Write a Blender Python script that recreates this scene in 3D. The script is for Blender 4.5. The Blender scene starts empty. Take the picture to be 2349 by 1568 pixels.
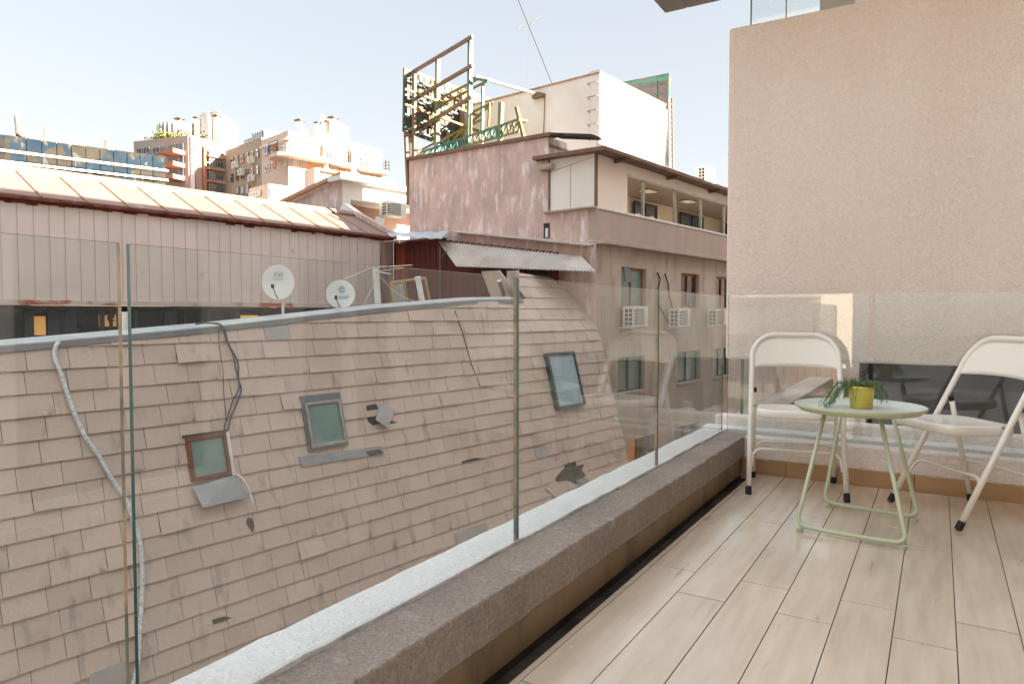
import bpy, bmesh, math, random
from mathutils import Vector, Matrix
R = random.Random(7)
sc = bpy.context.scene
C = sc.collection
rad = math.radians
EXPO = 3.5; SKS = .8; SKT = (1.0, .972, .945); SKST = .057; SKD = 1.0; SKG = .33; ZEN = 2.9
# ------------------------------------------------------------------ survey geometry
F = 1608.; CZ = 0.92
pitch = -math.atan(64 / F); yaw = math.atan(978 / F)
FW = Vector((-math.sin(yaw) * math.cos(pitch), math.cos(yaw) * math.cos(pitch), math.sin(pitch)))
RT = Vector((math.cos(yaw), math.sin(yaw), 0))
UP = RT.cross(FW)
az = math.atan(1326 / F) - yaw
U = Vector((math.sin(az), math.cos(az), 0)); V = Vector((-math.cos(az), math.sin(az), 0))
ZV = Vector((0, 0, 1)); CAM = Vector((0, 0, CZ))
def ray(x, y): return FW + RT * ((x - 1174) / F) - UP * ((y - 784) / F)
def hit(x, y, n, c):
    d = ray(x, y); return CAM + d * ((c - n.dot(CAM)) / n.dot(d))
def PX(x, y, c): return hit(x, y, Vector((1, 0, 0)), c)
def PY(x, y, c): return hit(x, y, Vector((0, 1, 0)), c)
def PZ(x, y, c): return hit(x, y, ZV, c)
def PU(x, y, c): return hit(x, y, U, c)
def PV(x, y, c): return hit(x, y, V, c)
def PD(x, y, dep):
    d = ray(x, y); return CAM + d * dep
def G(u, v, z): return U * u + V * v + ZV * z

class Fr:
    """wall frame: s along the wall, t out towards the viewer, z up"""
    def __init__(s, P, Q):
        s.o = Vector((P[0], P[1], 0)); d = Vector((Q[0] - P[0], Q[1] - P[1], 0)); s.L = d.length
        s.d = d.normalized(); n = Vector((-s.d.y, s.d.x, 0))
        if n.dot(s.o) > 0: n = -n
        s.n = n
    def W(s, a, t, z): return s.o + s.d * a + s.n * t + ZV * z
    def px(s, x, y, t=0):
        p = hit(x, y, s.n, s.n.dot(s.o) + t); return ((p - s.o).dot(s.d), p.z)
def fv(v): return Fr(V * v, V * v + U)
def fu(u): return Fr(U * u, U * u + V)

# ------------------------------------------------------------------ mesh builder
class MB:
    def __init__(s): s.v = []; s.f = []; s.m = []
    def add(s, vs, fs, mi=0):
        b = len(s.v); s.v += [Vector(p) for p in vs]
        for f in fs: s.f.append([b + i for i in f]); s.m.append(mi)
        return s
    def hexa(s, p, mi=0):
        return s.add(p, [(3, 2, 1, 0), (4, 5, 6, 7), (0, 1, 5, 4), (1, 2, 6, 5), (2, 3, 7, 6), (3, 0, 4, 7)], mi)
    def box(s, a, b, W=None, mi=0):
        x0, y0, z0 = a; x1, y1, z1 = b
        p = [(x0, y0, z0), (x1, y0, z0), (x1, y1, z0), (x0, y1, z0), (x0, y0, z1), (x1, y0, z1), (x1, y1, z1), (x0, y1, z1)]
        if W: p = [W(*q) for q in p]
        return s.hexa(p, mi)
    def quad(s, a, b, c, d, mi=0): return s.add([a, b, c, d], [(0, 1, 2, 3)], mi)
    def bar(s, p, q, w, h=None, up=ZV):
        h = h or w; p = Vector(p); q = Vector(q); d = (q - p).normalized()
        a = d.cross(up)
        if a.length < 1e-4: a = d.cross(Vector((1, 0, 0)))
        a.normalize(); b = a.cross(d).normalized(); a *= w / 2; b *= h / 2
        return s.hexa([p - a - b, p + a - b, p + a + b, p - a + b, q - a - b, q + a - b, q + a + b, q - a + b])
    def tube(s, pts, r, n=8, r2=None, close=False):
        pts = [Vector(p) for p in pts]; N = len(pts); rings = []
        prev = None
        for i, p in enumerate(pts):
            if close: d = pts[(i + 1) % N] - pts[i - 1]
            elif i == 0: d = pts[1] - p
            elif i == N - 1: d = p - pts[-2]
            else: d = (pts[i + 1] - p).normalized() + (p - pts[i - 1]).normalized()
            d.normalize()
            if prev is None:
                a = d.cross(ZV)
                if a.length < 1e-3: a = d.cross(Vector((1, 0, 0)))
            else: a = prev - d * prev.dot(d)
            a.normalize(); prev = a; b = d.cross(a)
            rr = r if r2 is None else r + (r2 - r) * i / (N - 1)
            rings.append([p + (a * math.cos(2 * math.pi * k / n) + b * math.sin(2 * math.pi * k / n)) * rr for k in range(n)])
        vs = [q for g in rings for q in g]; fs = []
        for i in range(N if close else N - 1):
            j = (i + 1) % N
            for k in range(n):
                k2 = (k + 1) % n; fs.append((i * n + k, i * n + k2, j * n + k2, j * n + k))
        if not close: fs += [tuple(range(n))[::-1], tuple((N - 1) * n + k for k in range(n))]
        return s.add(vs, fs)
    def prism(s, poly, z0, z1, mi=0):
        n = len(poly)
        A = sum(poly[i][0] * poly[(i + 1) % n][1] - poly[(i + 1) % n][0] * poly[i][1] for i in range(n))
        if A < 0: poly = poly[::-1]
        vs = [(p[0], p[1], z0) for p in poly] + [(p[0], p[1], z1) for p in poly]
        return s.add(vs, [tuple(range(n))[::-1], tuple(range(n, 2 * n))] + [(i, (i + 1) % n, n + (i + 1) % n, n + i) for i in range(n)], mi)
    def lathe(s, prof, c=(0, 0, 0), n=32, mi=0):
        vs = []; N = len(prof)
        for r, z in prof:
            for k in range(n):
                a = 2 * math.pi * k / n; vs.append((c[0] + r * math.cos(a), c[1] + r * math.sin(a), c[2] + z))
        fs = [(i * n + k, i * n + (k + 1) % n, (i + 1) * n + (k + 1) % n, (i + 1) * n + k) for i in range(N - 1) for k in range(n)]
        return s.add(vs, fs, mi)
    def slab(s, pts, off):
        """polygon pushed along off"""
        n = len(pts); off = Vector(off); vs = [Vector(p) for p in pts]; vs += [p + off for p in vs]
        return s.add(vs, [tuple(range(n))[::-1], tuple(range(n, 2 * n))] + [(i, (i + 1) % n, n + (i + 1) % n, n + i) for i in range(n)])
    def build(s, name, mat, parent=None, smooth=False, bevel=0, local=False):
        off = Vector((0, 0, 0))
        if parent is not None and not local: off = wl(parent)
        me = bpy.data.meshes.new(name); me.from_pydata([p - off for p in s.v], [], s.f)
        for m in (mat if isinstance(mat, (list, tuple)) else [mat]): me.materials.append(m)
        me.polygons.foreach_set('material_index', s.m)
        if smooth: me.polygons.foreach_set('use_smooth', [True] * len(me.polygons))
        me.update()
        if not smooth or bevel:
            bm = bmesh.new(); bm.from_mesh(me)
            if not smooth: bmesh.ops.recalc_face_normals(bm, faces=bm.faces)
            if bevel:
                bmesh.ops.remove_doubles(bm, verts=bm.verts, dist=1e-5)
                es = [e for e in bm.edges if len(e.link_faces) == 2 and e.calc_face_angle(0) > .5]
                bmesh.ops.bevel(bm, geom=es, offset=bevel, segments=2, profile=.5, affect='EDGES')
            bm.to_mesh(me); bm.free()
        o = bpy.data.objects.new(name, me); C.objects.link(o)
        if parent is not None: o.parent = parent
        return o
def wl(o):
    p = Vector(o.location)
    while o.parent: o = o.parent; p += Vector(o.location)
    return p
def tag(o, label=None, cat=None, group=None, kind=None):
    if label: o['label'] = label
    if cat: o['category'] = cat
    if group: o['group'] = group
    if kind: o['kind'] = kind
    return o
def empty(name, loc, label, cat, group=None, rz=0):
    o = bpy.data.objects.new(name, None); C.objects.link(o); o.location = loc; o.rotation_euler[2] = rz
    o.empty_display_size = .2
    return tag(o, label, cat, group)
def copy_tree(o, parent=None):
    c = o.copy(); C.objects.link(c); c.parent = parent
    for ch in list(o.children): copy_tree(ch, c)
    return c

# ------------------------------------------------------------------ materials
def mat(name, c1, c2=None, sc1=3., rough=.8, metal=0., bump=0., bs=40., stretch=(1, 1, 1), detail=6., rng=(.35, .65),
        island=0., c3=None, sc3=8., r3=(.55, .7), st3=(1, 1, 1), bdist=.01, spec=.4, swirl=0., grain=0., stain=0.):
    m = bpy.data.materials.new(name); m.use_nodes = True; nt = m.node_tree; N = nt.nodes; L = nt.links
    b = N['Principled BSDF']; b.inputs['Roughness'].default_value = rough; b.inputs['Metallic'].default_value = metal
    b.inputs['Specular IOR Level'].default_value = spec
    tc = N.new('ShaderNodeTexCoord')
    def noise(scale, st, det=detail, dist=0.):
        mp = N.new('ShaderNodeMapping'); mp.inputs['Scale'].default_value = st; L.new(tc.outputs['Object'], mp.inputs[0])
        n = N.new('ShaderNodeTexNoise'); n.inputs['Scale'].default_value = scale; n.inputs['Detail'].default_value = det
        n.inputs['Distortion'].default_value = dist
        L.new(mp.outputs[0], n.inputs['Vector']); return n.outputs['Fac']
    def ramp(fac, lo, hi, a, c):
        r = N.new('ShaderNodeMapRange'); r.inputs[1].default_value = lo; r.inputs[2].default_value = hi; L.new(fac, r.inputs[0])
        x = N.new('ShaderNodeMix'); x.data_type = 'RGBA'; L.new(r.outputs[0], x.inputs[0])
        for s_, q in ((6, a), (7, c)):
            if isinstance(q, tuple): x.inputs[s_].default_value = (*q, 1)
            else: L.new(q, x.inputs[s_])
        return x.outputs[2]
    col = c1
    if c2: col = ramp(noise(sc1, stretch), rng[0], rng[1], c1, c2)
    if c3: col = ramp(noise(sc3, st3, 8.), r3[0], r3[1], col if not isinstance(col, tuple) else c1, c3)
    if island:
        g = N.new('ShaderNodeNewGeometry'); h = N.new('ShaderNodeHueSaturation')
        r = N.new('ShaderNodeMapRange'); r.inputs[3].default_value = 1 - island; r.inputs[4].default_value = 1 + island
        L.new(g.outputs['Random Per Island'], r.inputs[0]); L.new(r.outputs[0], h.inputs['Value'])
        if isinstance(col, tuple): h.inputs['Color'].default_value = (*col, 1)
        else: L.new(col, h.inputs['Color'])
        col = h.outputs[0]
    def mulv(col, fac):
        x = N.new('ShaderNodeMix'); x.data_type = 'RGBA'; x.blend_type = 'MULTIPLY'; x.inputs[0].default_value = 1
        if isinstance(col, tuple): x.inputs[6].default_value = (*col, 1)
        else: L.new(col, x.inputs[6])
        L.new(fac, x.inputs[7]); return x.outputs[2]
    if grain:
        r = N.new('ShaderNodeMapRange'); r.inputs[1].default_value = .3; r.inputs[2].default_value = .7; r.inputs[3].default_value = 1 - grain; r.inputs[4].default_value = 1 + grain
        L.new(noise(bs, (1, 1, 1), 4., swirl), r.inputs[0]); col = mulv(col, r.outputs[0])
    if stain:
        at = N.new('ShaderNodeAttribute'); at.attribute_name = 'stain'
        p = N.new('ShaderNodeMath'); p.operation = 'POWER'; L.new(at.outputs['Fac'], p.inputs[0]); p.inputs[1].default_value = 3.0
        q = N.new('ShaderNodeMath'); q.operation = 'MULTIPLY'; L.new(p.outputs[0], q.inputs[0])
        r = N.new('ShaderNodeMapRange'); r.inputs[1].default_value = .38; r.inputs[2].default_value = .6; L.new(noise(9., (1.6, 1.6, .5), 6.), r.inputs[0]); L.new(r.outputs[0], q.inputs[1])
        r2 = N.new('ShaderNodeMapRange'); r2.inputs[3].default_value = 1; r2.inputs[4].default_value = 1 - stain; L.new(q.outputs[0], r2.inputs[0]); col = mulv(col, r2.outputs[0])
    if isinstance(col, tuple): b.inputs['Base Color'].default_value = (*col, 1)
    else: L.new(col, b.inputs['Base Color'])
    if bump:
        bp = N.new('ShaderNodeBump'); bp.inputs['Strength'].default_value = bump; bp.inputs['Distance'].default_value = bdist
        L.new(noise(bs, (1, 1, 1), 3., swirl), bp.inputs['Height']); L.new(bp.outputs[0], b.inputs['Normal'])
    return m
def emat(name, c, s):
    m = bpy.data.materials.new(name); m.use_nodes = True; b = m.node_tree.nodes['Principled BSDF']
    b.inputs['Base Color'].default_value = (*c, 1); b.inputs['Emission Color'].default_value = (*c, 1); b.inputs['Emission Strength'].default_value = s
    return m
def glassmat(name, tint=(.93, .97, .95), k=1.0, base=.045, gcol=(1, 1, 1), film=0.):
    m = bpy.data.materials.new(name); m.use_nodes = True; nt = m.node_tree; N = nt.nodes; L = nt.links
    N.remove(N['Principled BSDF']); out = N['Material Output']
    tr = N.new('ShaderNodeBsdfTransparent'); tr.inputs[0].default_value = (*tint, 1)
    gl = N.new('ShaderNodeBsdfGlossy'); gl.inputs['Roughness'].default_value = 0.0; gl.inputs[0].default_value = (*gcol, 1)
    g = N.new('ShaderNodeNewGeometry'); d = N.new('ShaderNodeVectorMath'); d.operation = 'DOT_PRODUCT'
    L.new(g.outputs['Incoming'], d.inputs[0]); L.new(g.outputs['Normal'], d.inputs[1])
    def M(op, a, b_=None):
        n = N.new('ShaderNodeMath'); n.operation = op
        for i, q in enumerate((a, b_)):
            if q is None: continue
            if isinstance(q, (int, float)): n.inputs[i].default_value = q
            else: L.new(q, n.inputs[i])
        return n.outputs[0]
    c = M('ABSOLUTE', d.outputs['Value']); f = M('POWER', M('SUBTRACT', 1., c), 5.)
    f = M('MULTIPLY', M('ADD', M('MULTIPLY', f, 1 - base), base), k)
    f = M('MINIMUM', f, 1.)
    mx = N.new('ShaderNodeMixShader'); L.new(f, mx.inputs[0]); L.new(tr.outputs[0], mx.inputs[1]); L.new(gl.outputs[0], mx.inputs[2])
    fin = mx.outputs[0]
    if film:
        df = N.new('ShaderNodeBsdfDiffuse'); df.inputs[0].default_value = (.75, .78, .76, 1)
        tc = N.new('ShaderNodeTexCoord'); n = N.new('ShaderNodeTexNoise'); n.inputs['Scale'].default_value = 2.5; n.inputs['Detail'].default_value = 8
        mp = N.new('ShaderNodeMapping'); mp.inputs['Scale'].default_value = (3, 3, .25); L.new(tc.outputs['Object'], mp.inputs[0]); L.new(mp.outputs[0], n.inputs['Vector'])
        m2 = N.new('ShaderNodeMixShader'); L.new(M('MULTIPLY', n.outputs['Fac'], film * 2), m2.inputs[0]); L.new(fin, m2.inputs[1]); L.new(df.outputs[0], m2.inputs[2]); fin = m2.outputs[0]
    L.new(fin, out.inputs['Surface'])
    return m
M_glass = glassmat('balustrade_glass', (.965, .985, .975), 1.1, .045, film=.025)
M_gedge = mat('glass_edge', (.008, .06, .045), (.03, .13, .10), 5, .15, stretch=(1, 1, .3), spec=.8)
M_gtop = mat('glass_top_edge', (.62, .70, .78), rough=.15, spec=.8)
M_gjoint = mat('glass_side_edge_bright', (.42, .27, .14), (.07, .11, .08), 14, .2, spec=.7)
M_pane = glassmat('window_glass', (.55, .6, .6), 2.2, .06)
M_darkpane = mat('dark_window_glass', (.015, .02, .025), (.05, .055, .06), 1.2, .06, spec=.9)
M_bluepane = mat('sky_window_glass', (.08, .13, .17), (.2, .24, .27), .8, .05, spec=1., metal=.3)
M_stucco = mat('beige_stucco', (.83, .745, .685), (.79, .71, .645), .9, .9, bump=.6, bs=60, bdist=.02, c3=(.77, .665, .60), sc3=1.4, r3=(.5, .7), st3=(1, 1, .25), swirl=1.2, grain=.08)
M_grey = mat('grey_brown_paint', (.30, .25, .21), (.36, .30, .255), 3, .85, bump=.7, bs=105, bdist=.01, c3=(.42, .37, .34), sc3=14, r3=(.58, .72), swirl=1, grain=.28)
M_white = mat('white_kerb_paint', (.86, .84, .81), (.80, .78, .75), 6, .8, bump=.6, bs=75, bdist=.012, c3=(.45, .45, .44), sc3=7, r3=(.69, .75), swirl=1, grain=.10)
M_soot = mat('dark_drain', (.03, .026, .024), (.08, .065, .055), 7, .6, bump=.4, bs=30)
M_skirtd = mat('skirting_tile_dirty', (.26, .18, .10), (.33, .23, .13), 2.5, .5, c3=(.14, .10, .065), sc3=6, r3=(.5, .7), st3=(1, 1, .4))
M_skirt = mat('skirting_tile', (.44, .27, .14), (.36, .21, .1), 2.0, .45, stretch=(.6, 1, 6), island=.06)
M_cream = mat('cream_render', (.80, .68, .56), (.84, .72, .60), .6, .85, bump=.2, bs=8)
M_wcream = mat('white_render', (.80, .77, .72), (.74, .70, .64), .5, .85, bump=.15, bs=8, c3=(.72, .62, .54), sc3=.9, r3=(.58, .72), st3=(2, 2, .15))
M_tower = mat('tower_render', (.80, .77, .73), (.72, .66, .60), .8, .85, c3=(.6, .42, .32), sc3=1.2, r3=(.66, .8), st3=(3, 3, .12), bump=.1, bs=9)
M_shutterbox = mat('white_board', (.78, .74, .68), (.70, .65, .58), .7, .7)
M_pink = mat('mottled_plaster', (.65, .475, .41), (.48, .36, .32), 1.6, .9, bump=.4, bs=14, grain=.06, stretch=(1.3, 1.3, .7), c3=(.76, .66, .61), sc3=3.6, r3=(.52, .68), st3=(1.5, 1.5, .45), detail=10)
M_brown = mat('stained_brown_concrete', (.42, .34, .275), (.50, .41, .33), 1.1, .9, bump=.3, bs=14, c3=(.29, .23, .19), sc3=1.5, r3=(.52, .72), st3=(2, 2, .5), detail=10)
M_brown2 = mat('smooth_brown_band', (.41, .32, .26), (.45, .355, .29), 1.6, .9, c3=(.58, .51, .45), sc3=1.1, r3=(.66, .73), st3=(1, 1, 1), bump=.2, bs=20, stretch=(1, 1, .2))
M_rustroof = mat('pinkish_metal_roof', (.20, .115, .078), (.23, .135, .095), .9, .55, c3=(.36, .28, .23), sc3=2.2, r3=(.62, .72), st3=(1, 1, 2), metal=.0)
M_rustrib = mat('rusty_seam', (.38, .19, .1), (.5, .28, .17), 6, .6)
M_rustedge = mat('rusty_edge', (.09, .02, .012), (.22, .06, .03), 5, .8)
M_clad = mat('pale_cladding', (.68, .575, .515), (.62, .525, .47), .8, .6, c3=(.36, .29, .26), sc3=2.6, r3=(.68, .78), st3=(1, 1, .7), island=.03)
M_cladrust = mat('rusting_cladding', (.42, .32, .28), (.28, .06, .03), 1.6, .7, rng=(.42, .6), stretch=(1, 1, .35))
M_trim = mat('cream_trim_with_rust', (.55, .45, .38), (.33, .09, .04), 1.2, .7, rng=(.52, .6))
M_redwall = mat('dark_red_cladding', (.13, .026, .02), (.085, .018, .015), 2, .6, stretch=(1, 1, .3))
M_orangeclad = mat('orange_red_rusted_cladding', (.36, .08, .03), (.2, .04, .02), 2.5, .6, stretch=(1, 1, .3))
M_slate = mat('roof_shingle', (.50, .385, .31), (.54, .42, .345), 1.2, .85, island=.06, c3=(.25, .215, .19), sc3=2.2, r3=(.59, .83), st3=(2.5, 2.5, .5), bump=.35, bs=45, bdist=.008, grain=.06, stain=.75)
M_slate2 = mat('pale_replacement_shingle', (.38, .35, .33), (.34, .31, .29), 2, .8)
M_under = mat('roof_underlay', (.03, .028, .025), (.06, .05, .045), 4, .9)
M_flash = mat('zinc_flashing', (.34, .36, .37), (.26, .28, .29), 3, .45, metal=.4, c3=(.18, .18, .18), sc3=5, r3=(.6, .75))
M_cap = mat('ridge_cap_metal', (.16, .17, .175), (.22, .22, .22), 2, .5, metal=.3)
M_capl = mat('ridge_top_paint', (.42, .43, .41), (.34, .34, .32), 3, .7)
M_wood = mat('red_brown_window_frame', (.17, .045, .022), (.13, .035, .018), 6, .4, stretch=(1, 1, .3))
M_wood2 = mat('varnished_window_frame', (.33, .13, .04), (.25, .09, .03), 5, .45, stretch=(1, 1, .3))
M_alu = mat('aluminium_frame', (.42, .40, .37), (.3, .28, .26), 7, .4, metal=.5)
M_black = mat('black_rubber', (.012, .012, .014), rough=.55)
M_dkblue = mat('dark_blue_frame', (.025, .035, .045), (.045, .055, .065), 5, .4)
M_corr = mat('weathered_corrugated_sheet', (.60, .55, .49), (.50, .45, .40), 1.2, .6, metal=.0, c3=(.40, .30, .24), sc3=1.5, r3=(.56, .8), st3=(1, 1, 1), bump=.1)
M_corr2 = mat('galvanised_sheet', (.50, .53, .55), (.42, .44, .45), 1.5, .45, metal=.3)
M_steelg = mat('green_painted_steel', (.03, .17, .12), (.07, .21, .15), 1.6, .5, c3=(.22, .20, .08), sc3=1.3, r3=(.52, .6))
M_steelp = mat('pale_green_steel', (.17, .24, .14), (.20, .22, .12), 1.2, .5, c3=(.06, .17, .12), sc3=1.7, r3=(.55, .62))
M_steelr = mat('rusty_steel', (.20, .12, .07), (.26, .17, .11), 3, .65)
M_steely = mat('yellow_painted_steel', (.21, .17, .035), (.17, .12, .04), 3, .5)
M_board = mat('billboard_back', (.13, .11, .095), (.09, .075, .065), 1.2, .8)
M_net = mat('grey_shade_net', (.22, .20, .20), (.17, .17, .17), 2, .9)
M_netg = mat('green_shade_net', (.10, .30, .24), rough=.9)
M_eave = mat('brown_fascia', (.15, .085, .06), (.22, .13, .09), 3, .7)
M_acw = mat('aged_white_casing', (.72, .70, .63), (.62, .60, .53), 3, .5)
M_acg = mat('grey_fan_panel', (.33, .32, .30), (.28, .27, .25), 5, .6)
M_dish = mat('dish_enamel', (.74, .75, .73), (.68, .69, .66), 3, .35)
M_dishlogo = mat('faded_blue_print', (.36, .48, .54), rough=.6)
M_dishblue = mat('blue_print', (.17, .40, .55), rough=.6)
M_whitep = mat('white_pole_paint', (.74, .75, .74), (.6, .58, .54), 4, .5, c3=(.35, .17, .08), sc3=3, r3=(.68, .75))
M_yellowg = mat('ochre_wire_frame', (.42, .27, .10), (.5, .36, .16), 5, .6)
M_cable = mat('blue_grey_cable', (.035, .05, .07), rough=.5)
M_cablew = mat('taped_pale_cable', (.74, .75, .76), (.42, .44, .47), 30, .7)
M_chair = mat('ivory_enamel', (.80, .765, .69), (.78, .745, .67), 2, .28, spec=.6)
M_green = mat('sage_green_enamel', (.50, .55, .38), (.48, .53, .36), 2, .3, spec=.5)
M_tray = mat('pale_sage_tray', (.63, .69, .62), (.60, .66, .59), 2, .3, spec=.5)
M_gold = mat('brushed_gold', (.80, .63, .16), (.74, .56, .11), 3, .28, metal=.9, stretch=(1, 1, 30))
M_soil = mat('potting_soil', (.03, .02, .012), rough=1)
M_leaf = mat('succulent_leaf', (.07, .15, .05), (.16, .24, .10), 30, .45, island=.25)
M_asph = mat('asphalt', (.05, .05, .05), (.07, .07, .07), 2, .9)
M_ceil = mat('concrete_soffit', (.47, .41, .36), (.42, .37, .33), 2, .9, bump=.4, bs=50)
M_ceil2 = mat('soffit_panel', (.58, .50, .43), (.54, .47, .41), 2, .9, bump=.3, bs=50)
M_col = mat('grey_column_paint', (.42, .41, .40), rough=.7)
M_orange = mat('orange_balcony_panel', (.46, .22, .14), (.42, .19, .12), 1, .7)
M_apt = mat('apartment_concrete', (.42, .35, .29), (.37, .31, .26), .5, .85)
M_aptp = mat('apartment_pink_panel', (.42, .28, .22), (.38, .25, .20), .4, .85)
M_beige = mat('beige_apartment_render', (.42, .34, .24), (.36, .29, .20), .5, .85, c3=(.3, .24, .17), sc3=.8, r3=(.55, .7), st3=(1, 1, .3))
M_creamapt = mat('cream_apartment_render', (.56, .46, .36), (.60, .50, .41), .3, .8)
M_pinkbox = mat('pink_render', (.40, .20, .17), (.43, .23, .20), .6, .8)
M_shut = mat('red_shutter', (.5, .16, .1), rough=.6)
M_orag = mat('orange_wall_paint', (.72, .32, .12), rough=.8)
M_veg = mat('terrace_foliage', (.14, .16, .03), (.25, .22, .04), 3, .8)
M_int = mat('interior_cream', (.82, .72, .58), (.78, .68, .54), .7, .8)
M_intceil = mat('interior_ceiling_tile', (.50, .45, .38), (.46, .41, .35), 2, .8)
M_lampw = emat('warm_lit_window', (1., .5, .14), .022)
M_lampy = emat('yellow_lit_window', (1., .66, .1), .035)
M_fill = emat('unseen_room_fill', (1., .84, .62), 1.6)  # glow of the added strips hidden above the window head
M_curtain = mat('pale_curtain', (.75, .73, .69), (.66, .64, .6), 12, .8, stretch=(8, 8, .1))
M_green_glass = mat('green_tinted_pane', (.12, .22, .19), (.20, .30, .26), 1.5, .12, spec=.8, c3=(.28, .25, .19), sc3=1.1, r3=(.5, .7))
M_skypane = mat('painted_sky_pane', (.26, .37, .42), (.36, .46, .50), .9, .12, spec=.9, c3=(.16, .36, .48), sc3=3, r3=(.66, .72))  # sky reflection painted into the base colour as pale blue
M_palewin = mat('pale_blind', (.52, .56, .55), (.44, .47, .46), .9, .3)
M_mirror = mat('mirror_curtain_wall', (.15, .22, .27), (.33, .27, .19), 1.1, .08, metal=1., detail=2.5, stretch=(.8, .8, .8), rng=(.46, .53), bump=.25, bs=.6, bdist=.5, c3=(.62, .55, .42), sc3=1.0, r3=(.60, .64), st3=(1.6, 1.6, .8))  # distorted reflections painted in as blue, tan and cream patches
M_jug = mat('pale_plastic', (.6, .62, .62), rough=.4)
M_bluecap = mat('blue_plastic_cap', (.02, .22, .42), rough=.4)
M_bag = mat('crumpled_plastic_bag', (.5, .56, .58), (.35, .42, .46), 9, .35, bump=.8, bs=12, bdist=.05)

# floor material: porcelain planks (object is one sheet per plank, island tint)
def floor_mat():
    m = mat('wood_look_porcelain', (.69, .57, .44), (.60, .475, .35), 3.5, .26, stretch=(7, .8, 1), island=.07, spec=.6,
            c3=(.36, .26, .18), sc3=5, r3=(.66, .78), st3=(4.5, .6, 1), detail=9)
    nt = m.node_tree; b = nt.nodes['Principled BSDF']
    tc = nt.nodes.new('ShaderNodeTexCoord'); n = nt.nodes.new('ShaderNodeTexNoise'); n.inputs['Scale'].default_value = 5; n.inputs['Detail'].default_value = 5
    r = nt.nodes.new('ShaderNodeMapRange'); r.inputs[3].default_value = .14; r.inputs[4].default_value = .32; b.inputs['IOR'].default_value = 1.62; b.inputs['Coat Weight'].default_value = .5; b.inputs['Coat Roughness'].default_value = .16; b.inputs['Specular IOR Level'].default_value = .6
    nt.links.new(tc.outputs['Object'], n.inputs['Vector']); nt.links.new(n.outputs['Fac'], r.inputs[0]); nt.links.new(r.outputs[0], b.inputs['Roughness'])
    return m
M_floor = floor_mat()

# ------------------------------------------------------------------ wall with openings
def wall(mb, fr, s0, s1, z0, z1, holes=(), depth=.14, t=0., mi=0):
    S = sorted({s0, s1, *[h[0] for h in holes], *[h[2] for h in holes]}); Z = sorted({z0, z1, *[h[1] for h in holes], *[h[3] for h in holes]})
    S = [a for a in S if s0 <= a <= s1]; Z = [a for a in Z if z0 <= a <= z1]
    for i in range(len(S) - 1):
        for j in range(len(Z) - 1):
            cs = (S[i] + S[i + 1]) / 2; cz = (Z[j] + Z[j + 1]) / 2
            if any(h[0] < cs < h[2] and h[1] < cz < h[3] for h in holes): continue
            mb.quad(fr.W(S[i], t, Z[j]), fr.W(S[i + 1], t, Z[j]), fr.W(S[i + 1], t, Z[j + 1]), fr.W(S[i], t, Z[j + 1]), mi)
    for a, b, c, d in holes:
        q = [(a, b), (c, b), (c, d), (a, d)]
        for k in range(4):
            p, r = q[k], q[(k + 1) % 4]
            mb.quad(fr.W(p[0], t, p[1]), fr.W(r[0], t, r[1]), fr.W(r[0], t - depth, r[1]), fr.W(p[0], t - depth, p[1]), mi)
def hole(fr, x0, y0, x1, y1):
    """pixel corners -> (s0,z0,s1,z1) using the opening's mean corners"""
    a = fr.px(x0, y0); b = fr.px(x1, y1)
    return (min(a[0], b[0]), min(a[1], b[1]), max(a[0], b[0]), max(a[1], b[1]))
def window(fr, h, parent, fm, pm, depth=.12, fwid=.05, mull=1, bars=0, t=0., sill=None, label=None):
    a, b, c, d = h
    m = MB(); T0 = t - depth; T1 = T0 + .04
    m.box((a, T0, b), (a + fwid, T1, d), fr.W); m.box((c - fwid, T0, b), (c, T1, d), fr.W)
    m.box((a + fwid, T0, b), (c - fwid, T1, b + fwid), fr.W); m.box((a + fwid, T0, d - fwid), (c - fwid, T1, d), fr.W)
    for k in range(mull):
        x = a + (c - a) * (k + 1) / (mull + 1); m.box((x - fwid * .5, T0, b + fwid), (x + fwid * .5, T1 + .005, d - fwid), fr.W)
    for k in range(bars):
        z = b + (d - b) * (k + 1) / (bars + 1); m.box((a + fwid, T0, z - fwid * .35), (c - fwid, T1 - .004, z + fwid * .35), fr.W)
    o = m.build('window', fm, parent)
    if label: o['label'] = label
    g = MB().box((a + .01, T0 - .012, b + .01), (c - .01, T0 - .004, d - .01), fr.W)
    p = g.build('pane', pm, o)
    if sill:
        MB().box((a - .06, t - .005, b - .07), (c + .06, t + .07, b - .002), fr.W).build('sill', sill, o)
    return o

# ================================================================== SETTING
gm = MB().quad((-900, -600, -15), (900, -600, -15), (900, 900, -15), (-900, 900, -15)); tag(gm.build('ground', M_asph), kind='structure')
YG = 4.28; XG = -1.11; ZK = .208; XF = 1.1      # glass planes, kerb top, room facade
Y0 = -1.6
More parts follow.
